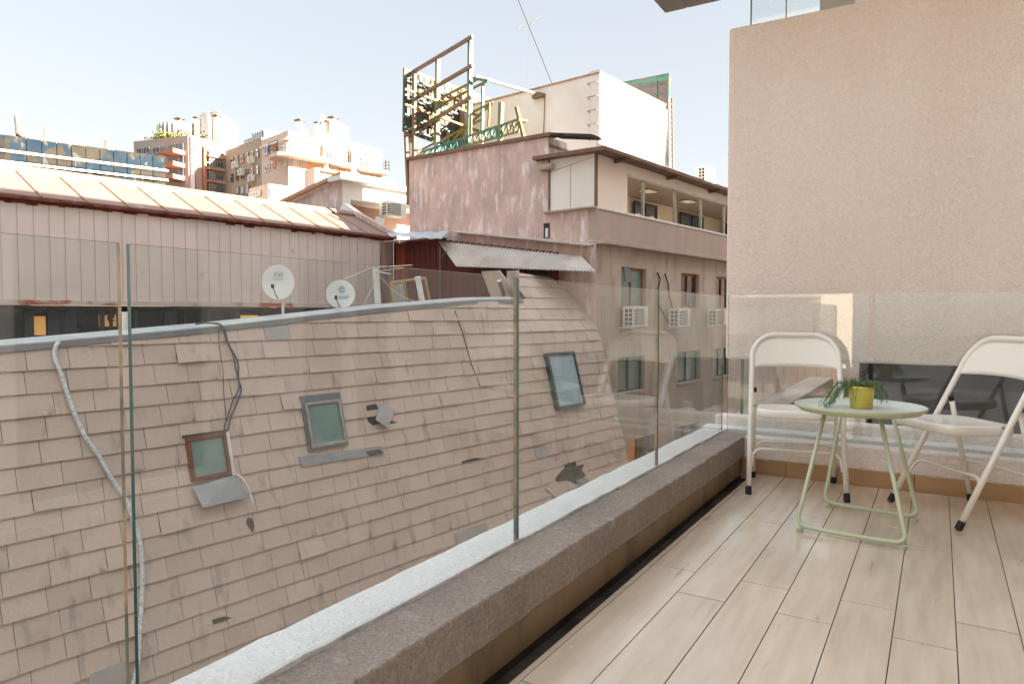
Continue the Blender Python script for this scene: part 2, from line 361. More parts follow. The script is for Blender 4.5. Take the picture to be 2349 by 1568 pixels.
# floor planks
fl = MB(); gap = .0013
for k in range(-2, 13):
    xa = -.723 + .157 * k; xb = xa + .157
    xa = max(xa, -.9); xb = min(xb, XF)
    if xb <= xa: continue
    ph = {0: 3.21, 1: 3.42}[k % 2] if k >= -1 else 2.254
    ys = [ph + .965 * i for i in range(-6, 3)]
    ys = [Y0] + [y for y in ys if Y0 < y < 4.165] + [4.165]
    for a, b in zip(ys[:-1], ys[1:]):
        e = R.uniform(-.0004, .0004)
        fl.box((xa + gap, a + gap * 2.3, -.012), (xb - gap, b - gap * 2.3, e))
fo = tag(fl.build('floor', M_floor, bevel=.0012), kind='structure')
gr = MB().box((-.9, Y0, -.05), (XF, 4.165, -.0035)); tag(gr.build('floor_grout', M_soot), kind='structure')
tag(MB().box((-.975, Y0, -.3), (-.901, 4.2, -.045)).box((-.999, Y0, -.3), (-.9755, 4.2, -.013)).build('drain_channel', M_soot), kind='structure')
# parapet along the left
par = empty('parapet', (-1.1, 1.5, 0), 'low grey-brown parapet with white outer strip along the left edge of the balcony', 'parapet')
xi = -.955
def strip(mb, x0, x1, y0, y1, z0, z1, n=70, amp=.004, seed=1):
    """long block with slightly wavy edges"""
    rr = random.Random(seed); prof = []
    for i in range(n + 1):
        y = y0 + (y1 - y0) * i / n
        w = [rr.gauss(0, amp) for _ in range(4)]
        prof.append([(x0, y, z0), (x1 + w[0] * .6, y, z0), (x1 + w[1] * .7, y, z1 + w[2] * .4), (x0 + w[3] * .7, y, z1 + w[2] * .4)])
    vs = [p for q in prof for p in q]; fs = []
    for i in range(n):
        for k in range(4):
            k2 = (k + 1) % 4; fs.append((i * 4 + k, i * 4 + k2, i * 4 + 4 + k2, i * 4 + 4 + k))
    fs += [(0, 1, 2, 3), tuple(n * 4 + k for k in (3, 2, 1, 0))]
    mb.add(vs, fs)
m = MB(); strip(m, XG + .006, xi, Y0, YG - .006, .088, ZK, 120, .003); m.build('parapet_wall', M_grey, par, bevel=.006)
m = MB(); strip(m, -1.24, XG + .0055, Y0, YG + .1, .03, ZK + .008, 90, .0024, 2); m.build('outer_strip', M_white, par)
m = MB()
y = Y0
while y < 4.19:
    y2 = min(y + .5, 4.19); m.box((-1.0, y + .001, -.012), (xi - .012, y2 - .001, .087)); y = y2
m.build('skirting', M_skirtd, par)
MB().box((-1.245, Y0, -.9), (-1.0, 4.6, .029)).build('slab_edge', M_brown2, par)
# far kerb
pk = empty('kerb', (0, 4.3, 0), 'low beige stucco kerb with wood-look skirting at the foot of the far wall', 'kerb')
m = MB(); m.box((-.955, 4.172, .082), (XF, YG - .004, ZK + .001)); m.build('stucco_kerb', M_stucco, pk, bevel=.008)
m = MB(); x = -.962
for x2 in (-.72, -.09, .53, XF): m.box((x + .001, 4.160, 0.0005), (x2 - .001, 4.178, .084)); x = x2
m.build('skirting', M_skirt, pk, bevel=.002)
m = MB(); m.box((-1.24, YG + .02, .0), (XF, YG + .16, ZK + .02)); m.build('white_strip', M_white, pk, bevel=.006)
m = MB(); m.box((-1.2, YG + .165, .0), (XF, YG + .30, ZK + .075)); m.build('raised_kerb', M_stucco, pk, bevel=.01)
# glass panels
def panel(name, a, b, z0, z1, axis, c, label, group, jt=True):
    th = .010; m = MB()
    if axis == 'x': lo, hi = (c - th / 2, a, z0), (c + th / 2, b, z1)
    else: lo, hi = (a, c - th / 2, z0), (b, c + th / 2, z1)
    x0, y0, za = lo; x1, y1, zb = hi
    p = [(x0, y0, za), (x1, y0, za), (x1, y1, za), (x0, y1, za), (x0, y0, zb), (x1, y0, zb), (x1, y1, zb), (x0, y1, zb)]
    if axis == 'x': fs = [((0, 4, 7, 3), 0), ((1, 2, 6, 5), 0), ((0, 1, 5, 4), 1), ((2, 3, 7, 6), 3 if jt else 1), ((4, 5, 6, 7), 2), ((0, 3, 2, 1), 1)]
    else: fs = [((0, 1, 5, 4), 0), ((2, 3, 7, 6), 0), ((0, 4, 7, 3), 1), ((1, 2, 6, 5), 1), ((4, 5, 6, 7), 2), ((0, 3, 2, 1), 1)]
    for f, mi in fs: m.add([p[i] for i in f], [(0, 1, 2, 3)], mi)
    o = m.build(name, [M_glass, M_gedge, M_gtop, M_gjoint]); tag(o, label, 'glass panel', group); return o
zt = 1.032
yA = PX(272, 600, XG).y; yB = PX(294, 600, XG).y; yC = PX(1185, 700, XG).y; yD = PX(1508, 700, XG).y
gp = 'glass balustrade panels on the balcony edge'
panel('glass_panel', Y0 + .4, yA, ZK - .05, zt, 'x', XG, 'clear glass balustrade panel cut off by the left edge of the photo', gp)
panel('glass_panel', yB, yC - .011, ZK - .05, zt, 'x', XG, 'widest clear glass balustrade panel, in front of the two satellite dishes', gp)
panel('glass_panel', yC + .004, yD - .006, ZK - .05, zt, 'x', XG, 'clear glass balustrade panel in front of the tall dark-framed skylight', gp)
panel('glass_panel', yD + .006, YG - .012, ZK - .05, zt, 'x', XG, 'narrow-looking glass balustrade panel ending at the far corner of the balcony', gp)
panel('glass_panel', XG + .03, -.322, ZK - .05, zt, 'y', YG, 'glass balustrade panel behind the left chair, against the beige wall', gp, False)
panel('glass_panel', -.300, XF - .02, ZK - .05, zt, 'y', YG, 'glass balustrade panel behind the right chair, against the beige wall', gp, False)
# beige privacy wall
YW = 4.55
zw = PY(1670, 67, YW).z; xw = PY(1668, 400, YW).x; zb = PY(1663, 822, YW).z
m = MB(); m.box((xw, YW, zb), (XF + .3, YW + .12, zw)); o = m.build('privacy_wall', M_stucco, bevel=.012)
tag(o, 'tall beige stucco wall closing the far end of the balcony', 'wall')
# glazing and column above the wall
a = PY(1723, 50, YW + .05).x; b = PY(1880, 30, YW + .05).x; c = PY(1960, 30, YW + .05).x
zs = 2.97
up = empty('upper_glazing', (a, YW + .06, zw), 'strip of glass and grey column above the beige wall at the top of the photo', 'window')
m = MB()
for q, e in (((a, (a + b) / 2 + .004), 0), (((a + b) / 2 + .01, b), 0)):
    m.box((q[0], YW + .05, zw + .003), (q[1], YW + .062, zs - .01))
m.build('pane', M_glass, up)
m = MB().box((a - .006, YW + .045, zw + .003), (a - .0005, YW + .067, zs - .01)); m.build('glass_edge', M_gedge, up)
MB().box(((a + b) / 2 + .005, YW + .045, zw + .003), ((a + b) / 2 + .009, YW + .067, zs - .01)).build('glass_edge', M_gedge, up)
MB().box((b + .002, YW + .03, zw + .003), (c, YW + .11, zs - .01)).build('column', M_col, up)
MB().box((c + .002, YW + .03, zw + .003), (XF, YW + .10, zs - .01)).build('board', M_wcream, up)
# slab overhead
q = PZ(1525, 32, zs)
ce = empty('balcony_ceiling', (q.x, q.y, zs), 'underside of the concrete balcony slab overhead, its corner at the top of the photo', 'ceiling slab')
m = MB(); X0c, Y1c = q.x, q.y
lw = .16
YS = 3.95
m.box((X0c, YS, zs), (X0c + lw, Y1c, zs + .26)); m.box((X0c + lw + .001, Y1c - lw, zs), (XF, Y1c, zs + .26)); m.build('drip_edge', M_ceil, ce, bevel=.01)
MB().box((X0c + lw + .002, YS, zs + .05), (XF, Y1c - lw - .002, zs + .25)).build('soffit', M_ceil2, ce)

# our own building: facade with white sliding doors (seen mirrored in the balustrade)
hb = empty('home_building', (XF, 2, -15), 'beige apartment building the balcony belongs to, mirrored in the glass balustrade', 'building')
fr = Fr((XF, -6), (XF, 5)); fr.n = Vector((-1, 0, 0))
HO = [(6 + .35, .0, 6 + 2.45, 2.3), (6 + 2.95, .0, 6 + 3.95, 2.3)]
m = MB(); wall(m, fr, 3.8, 48, -15, -.5, []); wall(m, fr, 3.8, 48, -.5, 9.2, HO, .15)
HT = [(-2.2, 12.2), (4, 12.4), (11.5, 12.1), (16, 11.8), (22.4, 11.2)]  # unseen roofline, heights shaped to throw shade across the street
for (ya, ha), (yb, hb_) in zip(HT[:-1], HT[1:]):
    m.quad((XF, ya, 9.2), (XF, yb, 9.2), (XF, yb, hb_), (XF, ya, ha)); m.quad((XF, ya, ha), (XF, yb, hb_), (XF + 12, yb, hb_), (XF + 12, ya, ha))
m.quad((XF, 22.4, 9.2), (XF + 12, 22.4, 9.2), (XF + 12, 22.4, 11.2), (XF, 22.4, 11.2))
m.quad((XF, 22.4, 9.2), (XF, 42, 9.2), (XF + 12, 42, 9.2), (XF + 12, 22.4, 9.2)); m.quad((XF, -2.2, -15), (XF + 12, -2.2, -15), (XF + 12, -2.2, 12.2), (XF, -2.2, 12.2)); m.quad((XF, 42, -15), (XF + 12, 42, -15), (XF + 12, 42, 9.2), (XF, 42, 9.2))
m.quad((XF + 12, -2.2, -15), (XF + 12, 42, -15), (XF + 12, 42, 9.2), (XF + 12, -2.2, 9.2)); m.quad((XF + 12, -2.2, 9.2), (XF + 12, 22.4, 9.2), (XF + 12, 22.4, 11.2), (XF + 12, -2.2, 12.2))
m.build('wall', M_stucco, hb)
for h in HO:
    window(fr, h, hb, M_shutterbox, M_pane, .08, .09, 1)
MB().box((XF + .4, .0, -.02), (XF + .43, 4.3, 2.6)).build('curtain', M_curtain, hb)
# next balcony along
nb = empty('next_balcony', (0, 6, 0), 'neighbouring balcony glimpsed under the beige wall behind the glass', 'balcony')
MB().box((-1.24, 4.62, -.2), (XF - .002, 8.6, .0)).build('floor_slab', M_floor, nb)
MB().box((-1.24, 4.75, .001), (-1.0, 8.6, ZK)).build('kerb', M_brown2, nb, bevel=.006)
m = MB().box((-1.115, 4.78, ZK), (-1.103, 6.3, 1.03)); m.build('glass', M_glass, nb)
MB().box((-1.117, 4.765, ZK), (-1.101, 4.779, 1.03)).build('glass_edge', M_gedge, nb)
MB().box((-.95, 8.5, .001), (XF - .002, 8.6, 2.6)).build('end_wall', M_brown2, nb)
MB().box((-.55, 6.4, .25), (XF - .004, 6.9, 1.2)).box((-.5, 6.45, .001), (XF - .004, 6.85, .249)).build('dark_filler', M_black, nb)  # dark block added to stand for the gloom under the wall
j = empty('jug', (0, 0, 0), 'pale plastic jug with a blue cap behind the left chair, seen through the glass', 'jug')
jp = PZ(1852, 975, .14) ; jp = PY(1852, 960, 4.85); j.location = (jp.x, 4.85, 0)
MB().lathe([(0, .001), (.085, .001), (.09, .02), (.09, .2), (.06, .25), (.025, .262), (.025, .27), (0, .27)], n=20).build('bottle', M_jug, j, smooth=True, local=True)
MB().lathe([(0.027, .27), (.03, .272), (.03, .305), (0, .305)], n=16).build('cap', M_bluecap, j, local=True)
for i, (px_, lab) in enumerate(((1765, 'crumpled clear plastic bag beside the jug, behind the left chair'), (1800, 'smaller crumpled plastic bag between the jug and the larger bag'))):
    p = PY(px_, 960, 4.9 + .05 * i); bm = bmesh.new(); bmesh.ops.create_icosphere(bm, subdivisions=3, radius=1)
    rr = random.Random(i + 5)
    for v_ in bm.verts:
        k = 1 + rr.uniform(-.14, .14); v_.co = Vector((v_.co.x * .11 * k, v_.co.y * .09 * k, max(0, .13 + v_.co.z * (.16 - .03 * i) * k)))
    me = bpy.data.meshes.new('plastic_bag'); bm.to_mesh(me); bm.free(); me.materials.append(M_bag)
    o = bpy.data.objects.new('plastic_bag', me); C.objects.link(o); o.location = (p.x, 4.9 + .1 * i, 0.001); tag(o, lab, 'plastic bag', 'plastic bags on the next balcony')

# ================================================================== CHAIRS
def arch(w, ys, zs_, r, n=8):
    """inverted U in the plane given by y(z): returns points from left foot to right foot"""
    pts = []
    for a in range(n + 1):
        t = math.pi - (math.pi / 2) * a / n; pts.append((-w + r + r * math.cos(t), zs_ - r + r * math.sin(t)))
    return pts + [(-x, z) for x, z in pts[::-1]]
def make_chair(loc, rz, label):
    t = empty('folding_chair', loc, label, 'chair', 'white folding chairs on the balcony', rz)
    ft = Vector((0, -.215, 0)); tp = Vector((0, .135, .825))
    def Y(z): return -.215 + .53 * z
    w = .221
    arc = arch(w, 0, .806, .125, 10)
    pts = [(-w - .008, Y(.03), .03), (-w - .004, Y(.3), .3), (-w, Y(.6), .6)] + [(x, Y(z), z) for x, z in arc] + [(w, Y(.6), .6), (w + .004, Y(.3), .3), (w + .008, Y(.03), .03)]
    MB().tube(pts, .0132, 12).build('back_frame', M_chair, t, smooth=True, local=True)
    # back panel inside the arch, bowed backwards
    m = MB(); nx, nz = 24, 8; fr_, bk = [], []
    for i in range(nx + 1):
        x = -w + .010 + (2 * w - .02) * i / nx; ax = abs(x)
        top = .806 - .010 if ax < w - .125 else .806 - .125 + math.sqrt(max(0, .115 ** 2 - (ax - (w - .125)) ** 2)) if ax < w - .010 else .806 - .125
        bot = .628 + .008 * math.cos(math.pi * x / (2 * w))
        for k in range(nz + 1):
            z = bot + (max(top, bot + .005) - bot) * k / nz
            bow = .022 * math.cos(math.pi * x / (2 * w)) * (1 - .5 * k / nz)
            fr_.append((x, Y(z) + bow - .001, z)); bk.append((x, Y(z) + bow + .003, z))
    nn = len(fr_); fs = []
    for i in range(nx):
        for k in range(nz):
            a = i * (nz + 1) + k; b = a + nz + 1; fs.append((a, b, b + 1, a + 1)); fs.append((nn + a, nn + a + 1, nn + b + 1, nn + b))
    for i in range(nx):
        for k in (0, nz):
            a = i * (nz + 1) + k; b = a + nz + 1; fs.append((a, nn + a, nn + b, b))
    m.add(fr_ + bk, fs); m.build('backrest', M_chair, t, smooth=True, local=True)
    # seat: rounded pan with rolled rim
    m = MB(); n = 48; prof = [(0.0, .0), (.80, -.002), (.9, .004), (.965, .004), (1.0, -.006), (1.0, -.034), (.985, -.038), (.975, -.03), (.9, -.012), (0, -.012)]
    def sup(a, e=5.): c, s_ = math.cos(a), math.sin(a); r = (abs(c) ** e + abs(s_) ** e) ** (-1 / e); return r * c, r * s_
    vs = []
    for k_, dz in prof:
        for i in range(n):
            x, y = sup(2 * math.pi * i / n); tap = 1 - .06 * (y + 1) / 2
            vs.append((x * .20 * k_ * tap, -.075 + y * .185 * k_, .432 + dz + (-.006 * (y * k_)) ))
    fs = [(i * n + k, i * n + (k + 1) % n, (i + 1) * n + (k + 1) % n, (i + 1) * n + k) for i in range(len(prof) - 1) for k in range(n)]
    m.add(vs, fs).build('seat', M_chair, t, smooth=True, local=True)
    for s_ in (-1, 1):
        x = s_ * .208
        m = MB().tube([(x, .188, .03), (x, .125, .3), (x * .99, .078, .50)], .0120, 12); lg = m.build('leg', M_chair, t, smooth=True, local=True)
        MB().tube([(x, .190, .002), (x, .188, .036)], .0145, 12).build('foot', M_black, lg, local=True)
        MB().tube([(x * .99, .078, .498), (x * .99, .072, .518)], .0125, 10).build('cap', M_black, lg, local=True)
        MB().tube([(s_ * (w + .008), Y(.002), .002), (s_ * (w + .008), Y(.036), .036)], .0155, 12).build('foot', M_black, t, local=True)
        # link plate and rivets
        MB().tube([(s_ * .19, Y(.43), .43), (s_ * (w + .014), Y(.43), .43)], .006, 8).build('rivet', M_alu, t, local=True)
        MB().bar((s_ * .219, Y(.52), .53), (s_ * .214, Y(.44) - .0, .44), .004, .016).build('link', M_chair, t, local=True)
    def brace(w_, yf, z0, z1, r):
        pts = [(-w_, yf(z0), z0)]
        for a in range(9):
            t_ = math.pi - math.pi / 2 * a / 8; pts.append((-w_ + .05 + .05 * math.cos(t_), yf(z1 - .05 + .05 * math.sin(t_)), z1 - .05 + .05 * math.sin(t_)))
        pts += [(-x, y, z) for x, y, z in pts[::-1]]
        return MB().tube(pts, r, 8)
    brace(.214, lambda z: Y(z) + .010, .13, .215, .0075).build('brace', M_chair, t, smooth=True, local=True)
    brace(.196, lambda z: .182 - .23 * (z - .03), .13, .215, .0075).build('brace', M_chair, t, smooth=True, local=True)
    return t
make_chair((-.635, 3.922, 0), rad(12.3), 'ivory folding chair facing the camera, left of the table in the far corner')
make_chair((.123, 3.826, 0), rad(-53.3), 'ivory folding chair turned sideways at the right edge of the photo')

# ================================================================== TABLE
tb = empty('side_table', (-.275, 3.375, 0), 'round sage green metal side table between the two chairs', 'table')
tc_ = Vector((-.290, 3.395, 0)); rt_ = .257
m = MB().lathe([(0, .503), (.18, .503), (.235, .504), (rt_ - .004, .521), (rt_, .525), (rt_ + .003, .523), (.238, .499), (.2, .4965), (0, .4965)], tc_, 72)
tt = m.build('tabletop', M_tray, tb, smooth=True)
m = MB().lathe([(.2595, .5195), (rt_ + .0005, .5262), (rt_ + .0055, .5242), (.2585, .5135), (.2385, .4975), (.2, .4950), (.1, .495), (0, .495)], tc_, 72)
m.build('tray_underside', M_green, tt, smooth=True)
def runner(p0, p1, side):
    """one bent rod: leg - runner - leg"""
    p0 = Vector((*p0, .022)); p1 = Vector((*p1, .022)); d = (p1 - p0).normalized()
    a0 = p0 - d * .015; a1 = p1 + d * .015
    ctr = tc_ + ZV * .497
    yo = Vector((0, side * -.02, 0))
    t0 = Vector((tc_.x - .145, tc_.y - side * .075, .498)); t1 = Vector((tc_.x + .075, tc_.y - side * .09, .498))
    if side > 0: t1 = PZ(2017.7, 953, .497); t0 = PZ(1892, 944, .497)
    def corner(a, b, c, r=.05, n=9):
        u1 = (a - b).normalized(); u2 = (c - b).normalized(); P = b + u1 * r; Q = b + u2 * r
        return [P * (1 - s) ** 2 + b * 2 * s * (1 - s) + Q * s * s for s in [i / n for i in range(n + 1)]]
    mid = (a0 + a1) / 2 + Vector((0, -.012 * side, 0))
    pts = [t0] + corner(t0, a0, mid) + [mid * .5 + a0 * .5 + Vector((0, -.003 * side, 0)), mid, mid * .5 + a1 * .5 + Vector((0, -.003 * side, 0))] + corner(mid, a1, t1) + [t1]
    return MB().tube(pts, .0086, 12)
runner((-.486, 3.151), (-.102, 3.119), 1).build('leg_frame', M_green, tb, smooth=True)
t0s = PZ(1892, 944, .497); t1s = PZ(2017.7, 953, .497)
mm = MB()
bl = Vector((-.452, 3.62, .022)); br = Vector((-.058, 3.56, .022)); tl = PZ(1934, 920, .497); tr_ = PZ(2040, 925, .497)
def corner(a, b, c, r=.05, n=9):
    u1 = (a - b).normalized(); u2 = (c - b).normalized(); P = b + u1 * r; Q = b + u2 * r
    return [P * (1 - s) ** 2 + b * 2 * s * (1 - s) + Q * s * s for s in [i / n for i in range(n + 1)]]
mid = (bl + br) / 2 + Vector((0, -.012, 0))
mm.tube([tl] + corner(tl, bl, mid) + [mid] + corner(mid, br, tr_) + [tr_], .0086, 12); mm.build('leg_frame', M_green, tb, smooth=True)
for p in ((-.486, 3.151), (-.102, 3.119), (-.434, 3.617), (-.075, 3.563)):
    MB().lathe([(0, .0005), (.015, .0005), (.0155, .003), (.0155, .0065), (.012, .0075), (.012, .009), (.0145, .010), (.0145, .0155), (0, .0155)], (p[0], p[1], 0), 20).build('foot', M_green, tb)
# pot and plant
pp = PZ(1974, 936, .5035)
pp.y += .015; pp = Vector((pp.x, pp.y, .5035))
po = empty('potted_plant', pp, 'trailing succulent in a brushed gold pot on the round table', 'plant')
MB().lathe([(0, .0), (.044, .0), (.0455, .002), (.053, .090), (.0558, .092), (.0558, .097), (.0535, .098), (.052, .094), (.051, .086)], n=48).build('pot', M_gold, po, smooth=True, local=True)
MB().lathe([(.0515, .083), (.03, .088), (0, .090)], n=24).build('soil', M_soil, po, smooth=True, local=True)
m = MB(); stems = MB()
rp = random.Random(11)
rtv = Vector((RT.x, RT.y, 0)); bkv = Vector((FW.x, FW.y, 0)).normalized()
def leaf(m, p, d, L, wd):
    d = d.normalized(); a = d.cross(ZV)
    if a.length < .01: a = Vector((1, 0, 0))
    a.normalize(); b = a.cross(d)
    ring = []
    for k_, w_ in ((0, .25), (.3, .95), (.65, .8)):
        c = p + d * L * k_ - ZV * (L * .35 * k_ * k_)
        ring.append([c + a * wd * w_, c + b * wd * w_ * .5, c - a * wd * w_, c - b * wd * w_ * .5])
    tip = p + d * L - ZV * (L * .35)
    vs = [q_ for g in ring for q_ in g] + [tip]; fs = []
    for i in range(2):
        for k in range(4): fs.append((i * 4 + k, i * 4 + (k + 1) % 4, i * 4 + 4 + (k + 1) % 4, i * 4 + 4 + k))
    fs += [(8 + k, 8 + (k + 1) % 4, 12) for k in range(4)]
    m.add(vs, fs)
for i in range(120):
    a = rp.uniform(0, 2 * math.pi); r0 = rp.uniform(.0, .04)
    d = rtv * math.cos(a) + bkv * math.sin(a)
    p0 = Vector((0, 0, .088)) + d * r0
    if math.sin(a) < -.15 and rp.random() < .88: continue
    side = math.cos(a)
    L = rp.uniform(.05, .09) + (.095 * max(0, -side) if rp.random() < .6 else 0.04 * max(0, side))
    hgt = rp.uniform(.012, .042); pts = []
    n = 7
    for k in range(n):
        s_ = k / (n - 1); z = hgt * math.sin(min(1, s_ * 1.7) * math.pi / 1.6) - max(0, s_ - .35) ** 1.5 * L * 1.35
        q_ = p0 + d * (L * s_ * (1 - .2 * s_)) + ZV * z
        rr_ = math.hypot(q_.x, q_.y)
        if rr_ < .060 and q_.z < .101: q_.z = .101
        q_.z = max(q_.z, .006); pts.append(q_)
    stems.tube(pts, .0011, 4)
    for k in range(1, n):
        for e in range(3):
            s_ = rp.random(); q_ = pts[k - 1].lerp(pts[k], s_)
            dd = (pts[k] - pts[k - 1]).normalized() + Vector((rp.uniform(-1, 1), rp.uniform(-1, 1), rp.uniform(-.3, 1.0))) * .95
            leaf(m, q_, dd, rp.uniform(.012, .024), .0017)
stems.build('stem', M_leaf, po, local=True); m.build('foliage', M_leaf, po, local=True)
lf = MB(); p = PZ(1936, 1122, .003); lf.slab([p + Vector(q) for q in ((-.014, 0, 0), (-.004, .007, .002), (.012, .004, .004), (.015, -.002, .006), (.002, -.008, .003))], (0, 0, .0015))
tag(lf.build('fallen_leaf', mat('yellow_leaf', (.6, .42, .05), rough=.6)), 'tiny yellow leaf on the floor between the left chair and the table', 'leaf')
#@@PART2
# ================================================================== SHINGLE ROOF BUILDING
V0 = 10.3; SL = .27; UE = 16.0; UL = -3.5
NP = (V - ZV * SL); NPc = V0 - SL * CZ
ZB = .45
def vz(u, z):
    base = V0 + SL * (z - CZ)
    if z > ZB:
        k = (11.47 - (V0 + SL * (ZB - CZ))) / (1.89 - ZB); f = min(1, max(0, (u - 11.5) / 2.2)); f = f * f * (3 - 2 * f)
        base = (V0 + SL * (ZB - CZ)) + (SL + (k - SL) * f) * (z - ZB)
    return base
def PM(x, y): return hit(x, y, NP, NPc)
def pm(x, y):
    p = PM(x, y); return p.dot(U), p.z
OUTN = (-V + ZV * SL).normalized()
def S(u, z, o=0.): return G(u, vz(u, z), z) + OUTN * o
RL = [(-3.5, .16), (2.63, .49), (5.25, .68), (8.58, .99), (11.2, 1.18), (13.6, 1.25), (13.62, 2.02), (16.1, 1.92)]
def ridge(u):
    for (a, b), (c, d) in zip(RL[:-1], RL[1:]):
        if u <= c: return b + (d - b) * (max(u, a) - a) / (c - a)
    return RL[-1][1]
mh = empty('shingle_roof_building', G(6, 11, -15), 'building across the gap with a steep pinkish-brown shingle roof', 'building')
# underlay
m = MB(); us = [UL + (UE - UL) * i / 60 for i in range(61)]; zs_ = [-6.2 + .35 * i for i in range(24)]
for i in range(60):
    for k in range(len(zs_) - 1):
        za, zb_ = zs_[k], zs_[k + 1]
        q_ = []
        for uu, zz in ((us[i], za), (us[i + 1], za), (us[i + 1], zb_), (us[i], zb_)): q_.append(S(uu, min(zz, ridge(uu)), -.03))
        m.quad(*q_)
m.build('underlay', M_under, mh)
# shingles
HOLES = [(880, 968, .05), (1305, 1082, .08), (1338, 1112, .06)]
hu = [(*pm(x, y), r) for x, y, r in HOLES]
m = MB(); pale = MB(); lift = MB()
ex = .279; z = -6.2; row = 0
while z < 2.0:
    off = (row % 2) * .235 + R.uniform(-.05, .05)
    u = UL - off
    while u < UE:
        w = R.choice((.46, .47, .465, .48, .45)) if R.random() > .07 else R.choice((.3, .62))
        a = max(u, UL); b = min(u + w, UE); u += w
        if b - a < .05: continue
        cu, cz = (a + b) / 2, z + ex / 2
        rz = (ridge(a) + ridge(b)) / 2
        if z > rz - .05: continue
        skip = False
        for (h1, h2, r) in hu:
            if abs(cu - h1) < r + .12 and z < h2 < z + ex: skip = True
        if skip: continue
        z1 = z + ex + .03; za_, zb2 = min(z1, ridge(a) + .0), min(z1, ridge(b) + .0)
        if z > za_ - .02 or z > zb2 - .02: continue
        j = R.uniform(-.003, .003) ; j2 = j + R.gauss(0, .0015); o1 = R.uniform(.022, .034); o2 = .002
        if R.random() < .05: o1 += .02; j += R.uniform(-.02, .02)
        g_ = .0038
        P = [S(a + g_, z + j, o1), S(b - g_, z + j2, o1 + R.uniform(-.002, .004)), S(b - g_, zb2, o2), S(a + g_, za_, o2)]
        Q = [S(a + g_, z + j, o1 - .016), S(b - g_, z + j2, o1 - .016), S(b - g_, zb2, o2 - .006), S(a + g_, za_, o2 - .006)]
        if R.random() < .004: MB().hexa(Q + P).build('replaced_shingle', M_slate2, mh)
        else: m.hexa(Q + P)
    z += ex; row += 1
sh = m.build('shingles', M_slate, mh)
att = sh.data.attributes.new('stain', 'FLOAT', 'POINT'); vals = []
for i in range(len(m.v) // 8):
    a_ = R.random() ** 1.5; b_ = R.random() ** 1.3 * 1.0 if R.random() < .8 else 0; vals += [0, b_, 0, 0, a_ * .35, b_, 0, 0]
att.data.foreach_set('value', vals[:len(att.data)])

# body, side cheek, deck behind
m = MB(); b0 = [G(UL, vz(0, -6.2) + .05, 0), G(UE - .02, vz(0, -6.2) + .05, 0), G(UE - .02, 15, 0), G(UL, 15, 0)]
m.prism([(p.x, p.y) for p in b0], -15, -6.25)
m.quad(G(UL, 9, -6.2), G(UL, 15, -6.2), G(UL, 15, -.9), G(UL, 10.2, -.9)); m.quad(G(UL, 15, -6.2), G(UE, 15, -6.2), G(UE, 15, -.9), G(UL, 15, -.9))
m.build('wall', M_brown, mh)
m = MB(); m.quad(G(UL, 10.2, -.3), G(UE - .05, 10.2, -.3), G(UE - .05, 15, -.3), G(UL, 15, -.3)); m.build('flat_roof', M_brown2, mh)
# ridge cap
m = MB(); m2 = MB(); pts = [(u_, ridge(u_)) for u_ in (UL, 0, 2.63, 4, 5.25, 7, 8.58, 10, 11.2, 12.4, 13.59)]
for (a, za), (b, zb_) in zip(pts[:-1], pts[1:]):
    A0, B0 = S(a, za - .045, .03), S(b, zb_ - .045, .03); A1, B1 = S(a, za + .02, .03), S(b, zb_ + .02, .03)
    m.hexa([A0, B0, B0 + V * .04, A0 + V * .04, A1, B1, B1 + V * .04, A1 + V * .04])
    A2, B2 = A1 + V * .005 + ZV * .002, B1 + V * .005 + ZV * .002
    m2.hexa([A2, B2, B2 + V * .34 + ZV * .05, A2 + V * .34 + ZV * .05, A2 + ZV * .02, B2 + ZV * .02, B2 + V * .34 + ZV * .075, A2 + V * .34 + ZV * .075])
m.build('ridge_cap', M_cap, mh); m2.build('ridge_top', M_capl, mh)
m = MB().quad(G(13.5, 10.9, -.3), G(13.5, 10.9, 2.0), G(13.5, 11.3, 2.0), G(13.5, 11.3, -.3)); m.slab([S(13.5, 1.25, .0), S(13.5, 2.02, .0), S(13.5, 2.02, 0) + V * .6, S(13.5, 1.25, 0) + V * .9], U * .06)
m.build('cheek_wall', M_brown, mh)
# hip line over the roof crease
c0 = PM(1040, 708); m = MB(); ln = [pm(1040, 712), pm(1058, 760), pm(1077, 830), pm(1088, 860)]
m.tube([S(u_, z_, .028) for u_, z_ in ln], .012, 6); m.build('seam', M_under, mh)
# metal strips and patches on the roof
def patch(pts, name, mt, o=.035, th=.006, parent=None, label=None):
    q_ = [S(*pm(x, y), o) for x, y in pts]; ob = MB().slab(q_, OUTN * -th).build(name, mt, parent or mh)
    if label: ob['label'] = label
    return ob
patch([(680, 1048), (872, 1022), (878, 1040), (690, 1070)], 'flashing_strip', M_flash)
patch([(205, 1545), (292, 1510), (300, 1600), (180, 1640)], 'grey_patch', M_slate2)
patch([(1040, 1222), (1112, 1198), (1120, 1225), (1046, 1262)], 'pale_patch', M_slate2)
patch([(1245, 1118), (1268, 1100), (1300, 1128), (1272, 1142)], 'loose_shingle', M_slate, .05)
patch([(1318, 1100), (1343, 1095), (1352, 1118), (1330, 1130)], 'loose_shingle', M_flash, .045)
